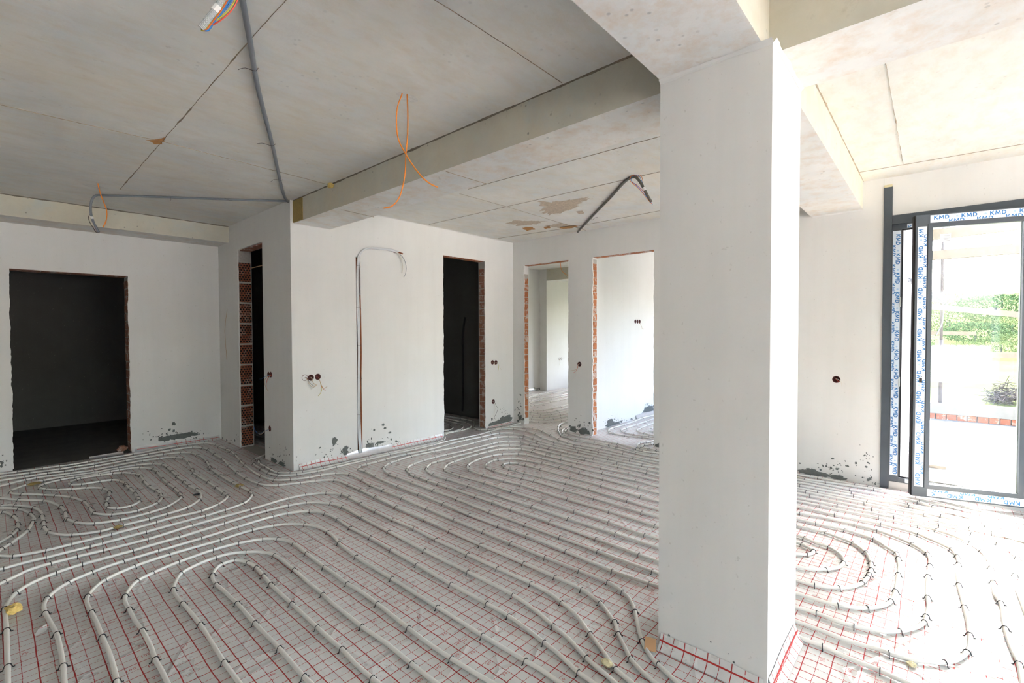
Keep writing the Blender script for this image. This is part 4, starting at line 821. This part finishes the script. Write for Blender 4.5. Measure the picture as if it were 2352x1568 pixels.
# small upturned tear in the foil
fl = MB(); c = onZ(96, 1450, 0)
fl.add([c+Vector((-.03, -.03, .002)), c+Vector((.012, -.02, .003)), c+Vector((.03, .015, .012)), c+Vector((.02, .03, .020)), c+Vector((-.012, .012, .012))], [(0, 1, 2), (0, 2, 4), (2, 3, 4)])
fl.obj('torn_foil_flap', 'foil', FLOOR)

# ------------------------------------------------------------------ wet room details
hb = empty('black_hose', (5.47, 6.2, 0)); b0 = hb.location
hp = [onX(x, y, 5.46) for x, y in ((1068, 728), (1064, 760), (1063, 830), (1063, 900), (1062, 944))]
MB().tube([p-b0 for p in smooth_path(hp, .05)], .018, 8).obj('hose', 'black_tube', hb, True); tag(hb, 'black hose standing up the far wall of the dark wet room', 'hose')
bk = onZ(1045, 945, 0); m = MB(); n = 18; vs = []
for rr, z in ((.085, 0), (.10, .19), (.104, .19), (.104, .2), (.096, .2), (.08, .02), (.001, .02)): vs += [Vector((rr*math.cos(2*math.pi*k/n), rr*math.sin(2*math.pi*k/n), z)) for k in range(n)]
ob = m.add(vs, [(i*n+k, i*n+(k+1) % n, (i+1)*n+(k+1) % n, (i+1)*n+k) for i in range(6) for k in range(n)]+[tuple(range(n-1, -1, -1))]).obj('bucket', 'black_tube', None, True); ob.location = (bk.x, bk.y, .002)
tag(ob, 'dark round tub on the floor of the dark wet room', 'bucket')
ob = MB().tube([Vector((0, -.9, 0)), Vector((0, 0, .0))], .006, 6).obj('wire_rod', 'tan_w'); ob.location = (XR+.16, DRc[1]-.03, 2.29); tag(ob, 'thin pale rod stuck across the top of the narrow doorway', 'rod')
lump('brick_piece', 'broken reddish brick piece at the foot of the wide doorway jamb', (1.10, YL+.12, .001), .045, 'brick_dull', (1, 1, .8), 23, 'brick')

# ------------------------------------------------------------------ glass door unit
def kmd_film(w_, l_, phase=0., rot=False):
    """film strip lying in local XY (x across width, y along length), printed KMD marks; returns MB with 3 materials"""
    mb = MB(); mb.box((0, 0, 0), (w_, l_, .0006), 0)
    rows = [(.34*w_, 0), (.93*w_, .55)]
    for rx, ph in rows:
        y = .01+((phase+ph) % 1)*.175
        while y < l_-.005:
            for s, dy in (('K', 0), ('M', .035), ('D', .072)):
                v, f = LET[s]
                pts = [(rx-p[1], y+dy+p[0], .0011) for p in v]
                if any(q[0] > w_-.001 for q in pts):
                    pts = [(min(q[0], w_-.001), q[1], q[2]) for q in pts]
                if max(q[1] for q in pts) < l_: mb.add(pts, f, 1)
            cx, cy = rx-.0, y+.135
            if cy+.01 < l_ and cx+.009 < w_: mb.add([(cx+.008*math.cos(a*.785), cy+.008*math.sin(a*.785), .0011) for a in range(8)], [tuple(range(8))], 2)
            y += .175
    return mb
def glyph(strokes, wd):
    v = []; f = []
    for pts in strokes:
        for a, b in zip(pts, pts[1:]):
            a = Vector(a); b = Vector(b); d = (b-a).normalized(); n = Vector((-d.y, d.x))*wd/2; e = d*wd*.2; k = len(v)
            v += [tuple(a-n-e)+(0,), tuple(b-n+e)+(0,), tuple(b+n+e)+(0,), tuple(a+n-e)+(0,)]; f.append((k, k+1, k+2, k+3))
    return v, f
LET = {'K': glyph([[(-.010, -.015), (-.010, .015)], [(-.009, -.001), (.009, .015)], [(-.004, .003), (.010, -.015)]], .0062),
       'M': glyph([[(-.014, -.015), (-.011, .015)], [(-.011, .014), (0, -.008)], [(0, -.008), (.011, .014)], [(.011, .015), (.014, -.015)]], .0058),
       'D': glyph([[(-.011, -.015), (-.011, .015)], [(-.011, .0125), (.001, .0125), (.009, .006), (.009, -.006), (.001, -.0125), (-.011, -.0125)]], .0062)}
door = struct(empty('door_1', (XW, -.15, 0)), 'anthracite glazed balcony door unit, its sash ajar, edges covered with blue lettered film')
DO = door.location
def dpart(mb, name, mats, parent=door, smooth=False):
    mb.v = [tuple(Vector(v)-DO) for v in mb.v]; return mb.obj(name, mats, parent, smooth)
fx0, fx1 = XW-.012, XW+.075
def frame_box(a, b, name, mats='anthracite'): return dpart(MB().box(a, b), name, mats)
frame_box((fx0, .307, .0), (fx1, .367, 2.775), 'wall_profile')
MB_ = MB().box((XW-.004, .308, 2.775), (XW+.06, .366, 2.80)); dpart(MB_, 'profile_top_foam', 'foam_pale')
frame_box((fx0, .305, 2.43), (fx1, -.86, 2.512), 'head_profile')
frame_box((XW+.005, .238, .07), (fx1, .307, 2.43), 'jamb')
frame_box((XW+.005, -.67, .0), (fx1, -.60, 2.43), 'jamb')
frame_box((XW+.005, .238, 2.385), (fx1, -.60, 2.43), 'head')
frame_box((XW-.002, .305, -.004), (fx1, -.86, .07), 'sill', 'white_ext')
frame_box((XW+.010, .238, .07), (fx1, -.60, .112), 'bottom_rail')
frame_box((XW+.03, .226, .11), (XW+.055, .238, 2.385), 'gasket', 'gasket')
frame_box((XW+.03, .238, 2.373), (XW+.055, -.60, 2.385), 'gasket', 'gasket'); frame_box((XW+.03, .238, .112), (XW+.055, -.60, .122), 'gasket', 'gasket')
for z in (.95, 1.68): frame_box((XW-.004, .236, z), (XW+.02, .246, z+.085), 'strike_plate', 'steel_edge')
def film(parent, org, ax, ay, w_, l_, phase=0):
    """place a film strip: org corner, ax unit across, ay unit along"""
    mb = kmd_film(w_, l_, phase); ax = Vector(ax); ay = Vector(ay); az = ax.cross(ay)
    mb.v = [tuple(Vector(org)+ax*v[0]+ay*v[1]+az*v[2]) for v in mb.v]; return mb
f = film(door, (XW+.0048, .243, 2.37), (0, 1, 0), (0, 0, -1), .056, 2.24, .2); dpart(f, 'protective_film', ['film', 'film_ink', 'film_ink_pale'])
f = film(door, (XW+.0048, .20, 2.423), (0, 0, -1), (0, -1, 0), .036, .78, .5); dpart(f, 'protective_film', ['film', 'film_ink', 'film_ink_pale'])
f = film(door, (XW+.0098, .19, .074), (0, 0, 1), (0, -1, 0), .034, .77, .3); f.v = [(v[0]-0.0015, v[1], v[2]) for v in f.v]; dpart(f, 'protective_film', ['film', 'film_ink', 'film_ink_pale'])
f = film(door, (XW+.0048, -.605, 2.36), (0, -1, 0), (0, 0, -1), .05, 2.22, .6); f.v = [(2*(XW+.0048)-v[0], v[1], v[2]) for v in f.v]; dpart(f, 'protective_film', ['film', 'film_ink', 'film_ink_pale'])
# the sash, hinged at its right side and swung into the room
hinge = Vector((XW-.035, -.602, 0)); free = Vector((5.305, .142, 0)); dv = (free-hinge); SL = dv.length; du = dv.normalized(); dn = Vector((-du.y, du.x, 0))
if dn.x > 0: dn = -dn                                   # dn points into the room
sz0, sz1 = .05, 2.432; ST = .098; TH = .07
def sash(mb):
    mb.v = [tuple(hinge+du*v[0]+dn*v[1]+Vector((0, 0, v[2]))) for v in mb.v]; return mb
sm = MB().box((0, -TH/2, sz0), (ST, TH/2, sz1)).box((SL-ST, -TH/2, sz0), (SL, TH/2, sz1)).box((ST, -TH/2, sz0), (SL-ST, TH/2, sz0+ST)).box((ST, -TH/2, sz1-ST), (SL-ST, TH/2, sz1))
SA = dpart(sash(sm), 'sash', 'anthracite')
def spart(mb, name, mats): o = dpart(sash(mb), name, mats, SA); return o
g = .018
spart(MB().box((ST-g, .018, sz0+ST-g), (ST+.012, .042, sz1-ST+g)).box((SL-ST-.012, .018, sz0+ST-g), (SL-ST+g, .042, sz1-ST+g)).box((ST+.012, .018, sz0+ST-g), (SL-ST-.012, .042, sz0+ST+.012)).box((ST+.012, .018, sz1-ST-.012), (SL-ST-.012, .042, sz1-ST+g)), 'glazing_bead', 'anthracite')
spart(MB().box((ST+.002, -.012, sz0+ST+.002), (SL-ST-.002, -.008, sz1-ST-.002)).box((ST+.002, .010, sz0+ST+.002), (SL-ST-.002, .014, sz1-ST-.002)), 'glass_pane', 'glass')
spart(MB().box((ST+.002, -.008, sz0+ST), (ST+.014, .010, sz1-ST)).box((SL-ST-.014, -.008, sz0+ST), (SL-ST-.002, .010, sz1-ST)).box((ST+.014, -.008, sz0+ST), (SL-ST-.014, .010, sz0+ST+.012)).box((ST+.014, -.008, sz1-ST-.012), (SL-ST-.014, .010, sz1-ST)), 'spacer_bar', 'steel_edge')
spart(MB().box((SL, -TH/2+.004, sz0), (SL+.007, TH/2-.02, sz1)), 'seal_strip', 'gasket')
FM = ['film', 'film_ink', 'film_ink_pale']
def sfilm(u0, z0_, ax, ay, w_, l_, ph):
    """film on the room side of the sash; ax/ay as (du,dz) directions"""
    mb = kmd_film(w_, l_, ph); out = []
    for v in mb.v: out.append((u0+ax[0]*v[0]+ay[0]*v[1], TH/2+.0008+v[2], z0_+ax[1]*v[0]+ay[1]*v[1]))
    mb.v = out; return spart(mb, 'protective_film', FM)
# seen from the room, u runs right to left
sfilm(SL-.014, sz0+.085, (-1, 0), (0, 1), .060, 2.20, .1)      # free stile, text reads upward
sfilm(.075, sz0+.10, (-1, 0), (0, 1), .060, 2.16, .5)          # hinge stile
sfilm(SL-.094, sz1-.008, (0, -1), (-1, 0), .062, SL-.12, .15)   # top rail
sfilm(.03, sz0+.012, (0, 1), (1, 0), .060, SL-.13, .4)          # bottom rail, text upside down
spart(MB().box((SL-.055, TH/2, 1.02), (SL-.035, TH/2+.004, 1.06)).box((SL-.055, TH/2, 1.07), (SL-.047, TH/2+.004, 1.078)), 'handle_drilling', 'gasket')
st = MB().box((SL-.235, .0145, 2.20), (SL-.165, .0152, 2.265), 0)
for k in range(5): st.box((SL-.228, .0152, 2.208+k*.010), (SL-.228+.03+.006*(k % 3), .0155, 2.212+k*.010), 1)
spart(st, 'glass_sticker', ['paper', 'grey_ink'])
# fixed lights to the right of the door
w2 = struct(empty('window_1', (XW, -2.1, 0)), 'fixed anthracite glazing right of the balcony door'); b0 = w2.location
m = MB()
for y in (-.67, -.86): m.box((XW+.005, y-.035, .07), (fx1, y+.035, 2.43))
m.box((XW+.005, -.86, .07), (fx1, -.67, .13)); m.box((XW+.005, -.86, 2.37), (fx1, -.67, 2.43)); m.v = [tuple(Vector(v)-b0) for v in m.v]; m.obj('fixed_frame', 'anthracite', w2)
m = MB().box((XW+.03, -.83, .13), (XW+.036, -.70, 2.37)); m.v = [tuple(Vector(v)-b0) for v in m.v]; m.obj('glass_pane', 'glass', w2)

# ------------------------------------------------------------------ terrace, scaffold and country outside
struct(MB().box((XW+.30, -7, -.30), (10.72, .24, -.012)).obj('floor_terrace', 'terrace'))
struct(MB().box((XW+.075, -.86, -.3), (XW+.30, .307, .055)).obj('terrace_threshold', 'terrace'))
PA = struct(MB().box((10.5, -7, .082), (10.72, .5, .25)).box((10.53, -7, -.012), (10.70, .5, .082)).obj('terrace_parapet', 'parapet'), 'low concrete parapet on a brick course at the terrace edge')
random.seed(3); y = .35
while y > -3.2:
    L = random.uniform(.11, .13); mb = MB().box((10.5, y-L, -.010), (10.6, y-.008, .078)); mb.obj('brick', 'brick_out', PA); y -= L+.006
struct(MB().box((XW+.30, -.035, 2.99), (10.4, .30, 3.15)).obj('ceiling_eaves', 'white_ext'))
def pole(label, y, top=5.2):
    e = empty('scaffold_prop', (10.6, y, .25))
    MB().tube([Vector((0, 0, 0)), Vector((0, 0, 1.05))], .028, 10).obj('outer_tube', 'steel_pole', e, True)
    MB().tube([Vector((0, 0, 1.0)), Vector((0, 0, top-.25))], .021, 10).obj('inner_tube', 'steel_pole', e, True)
    MB().box((-.06, -.06, 0), (.06, .06, .006)).obj('base_plate', 'steel_pole', e); MB().tube([Vector((-.02, .09, .78)), Vector((0, .07, .74)), Vector((.02, 0, .72)), Vector((0, -.07, .74)), Vector((-.02, -.09, .80))], .008, 6).obj('adjusting_handle', 'steel_pole', e, True)
    return tag(e, label, 'scaffold prop')
pole('grey steel prop standing on the terrace parapet behind the glass', -.075); pole('steel prop on the parapet hidden farther right of the glass door', -1.15)
def board(label, a, b, h, t, name='timber_board'):
    a = Vector(a); b = Vector(b); mid = (a+b)/2; d = b-a; o = MB().box((-d.length/2, -t/2, -h/2), (d.length/2, t/2, h/2)).obj(name, 'timber')
    o.location = mid; o.rotation_euler = (0, -math.atan2(d.z, math.hypot(d.x, d.y)), math.atan2(d.y, d.x)); return tag(o, label, 'timber')
board('long pale timber beam across the top of the props outside', (10.6, .9, 2.705), (10.6, -2.2, 2.705), .15, .10, 'timber_beam')
board('grey timber board sloping down to the right across the prop', (10.55, .08, 1.855), (10.55, -1.4, 1.62), .09, .028)
board('level timber guard board at mid height of the prop', (10.55, .07, 1.05), (10.55, -1.6, 1.085), .09, .028)
board('grey formwork panel edge high up behind the top of the glass', (9.3, .5, 2.84), (9.3, -2.2, 2.92), .15, .05)
board('white timber laid flat above the guard boards', (10.85, .4, 1.42), (10.85, -.5, 1.40), .06, .05)
board('short flat grey slab lying on the terrace floor', (7.0, .16, .004), (7.0, -.10, .004), .03, .5)  # flat slab set where the terrace has a soft grey patch
ln = empty('loose_cable_bundle', onX(2100, 655, 8.6))
for k in range(9):
    d = k*2.2; P = [onX(2076, 630+d*.6, 8.6), onX(2105, 646+d*.7, 8.6), onX(2135, 664+d, 8.6), onX(2158, 678+d*.9, 8.6), onX(2172+k*.6, 690+d*.5+random.uniform(-6, 8), 8.6)]
    MB().tube([p+Vector((random.uniform(-.05, .05), 0, 0))-ln.location for p in smooth_path(P, .06)], .006, 5).obj('strand', 'stone', ln, True)
P = [onX(2158, 676, 8.6), onX(2166, 700, 8.6), onX(2164, 740, 8.6), onX(2150, 770, 8.6)]
MB().tube([p-ln.location for p in smooth_path(P, .05)], .008, 5).obj('hanging_strand', 'stone', ln, True)
tag(ln, 'drooping bundle of pale strips hanging outside the door gap', 'strips')
# meadow, bushes
random.seed(11); m = MB(); nx, ny = 40, 50; vs = []
def gz(x, y): 
    k = max(0, (x-12)/50); return -.42+3.6*k**1.15+.10*noise.noise(Vector((x*.2, y*.2, 0)))*(1+k*6)
for i in range(nx+1):
    x = 10.75+ (110-10.75)*(i/nx)**2
    for j in range(ny+1):
        yy = (-1+2*j/ny)*(25+x*.9)-.2*x; vs.append((x, yy, gz(x, yy)))
m.add(vs, [(i*(ny+1)+j, (i+1)*(ny+1)+j, (i+1)*(ny+1)+j+1, i*(ny+1)+j+1) for i in range(nx) for j in range(ny)])
struct(m.obj('ground_meadow', 'grass', None, True))
struct(MB().box((-60, -60, -.75), (10.75, 70, -.62)).obj('ground_bounce', 'site'))  # surrounding ground, added unseen to bounce sunlight up onto the ceiling
def bush(label, x, y, r, h, m_, n=3000):
    h *= .7
    e = empty('bush', (x, y, gz(x, y)-.02)); mb = MB()
    for k in range(n):
        v = Vector((random.gauss(0, 1), random.gauss(0, 1), random.gauss(0, 1))).normalized(); rr = random.uniform(.55, 1)**.6
        lob = 1+.35*noise.noise(v*2+Vector((x, y, 0)))
        c = Vector((v.x*r*rr*lob, v.y*r*rr*lob, h*.52+v.z*h*.5*rr*lob)); s = r*random.uniform(.016, .042)
        a = Vector((random.gauss(0, 1), random.gauss(0, 1), random.gauss(0, 1))).normalized(); b_ = a.orthogonal().normalized(); 
        mb.add([c-a*s, c+b_*s*.6, c+a*s, c-b_*s*.6], [(0, 1, 2, 3)])
    o = mb.obj('foliage', m_, e); o['kind'] = 'stuff'
    MB().tube([Vector((0, 0, 0)), Vector((.02*r, 0, h*.5))], .03*r, 6).obj('stem', 'stick', e)
    return tag(e, label, 'bush', 'bushes in the meadow')
def bpx(x, X): return onX(x, 800, X).y
for lb, px, X, r, h, m_ in [('dark green bush left of the prop, nearest beyond the parapet', 2133, 19, .55, 1.6, 'leaf'), ('pale green bush in the middle of the meadow', 2222, 24, .5, 1.3, 'leaf2'),
     ('broad light bush far up the slope beside the prop', 2180, 38, 1.6, 2.2, 'leaf2'), ('dark bush on the upper right of the slope', 2285, 44, 2.2, 2.4, 'leaf'), ('wide bush high on the right edge of the slope', 2325, 38, 1.3, 1.7, 'leaf2'),
     ('low scrub in the middle distance behind the guard board', 2240, 33, 1.5, 1.5, 'leaf'), ('scrub just left of the gap in the door', 2078, 24, .9, 1.9, 'leaf'), ('light scrub near the right frame', 2300, 26, .8, 1.3, 'leaf2')]:
    bush(lb, X, bpx(px, X), r, h, m_)
for lb, px, X, r, h in (('far pale bush on the skyline left of the prop', 2140, 66, 2.0, 1.8), ('far bush on the skyline right of the prop', 2205, 72, 3.0, 2.4), ('far bush on the skyline near the right frame', 2300, 62, 2.4, 2.0)):
    bush(lb, X, bpx(px, X), r, h, 'leaf2', 400)
bp = empty('brush_pile', (15.5, bpx(2312, 15.5), gz(15.5, -1.8)-.02)); mb = MB()
for k in range(170):
    a = random.uniform(0, 6.3); r = random.uniform(0, .34); c = Vector((math.cos(a)*r, math.sin(a)*r, random.uniform(0, .10+.42*(1-r/.34)))); d = Vector((random.gauss(0, 1), random.gauss(0, 1), random.uniform(-.1, .7))).normalized()*.24
    mb.tube([c-d, c+d*.2+Vector((0, 0, .03)), c+d], .006, 4)
o = mb.obj('branches', 'stick', bp); o['kind'] = 'stuff'; tag(bp, 'heap of dry grey branches beyond the parapet at the right', 'brush pile')
ob = MB().box((-.3, -.14, 0), (.3, .14, .16)).obj('concrete_block', 'stone'); ob.location = (14.2, bpx(2211, 14.2), gz(14.2, -1)+.0); ob.rotation_euler = (0, 0, .5); tag(ob, 'pale block lying in the grass just past the parapet', 'block')
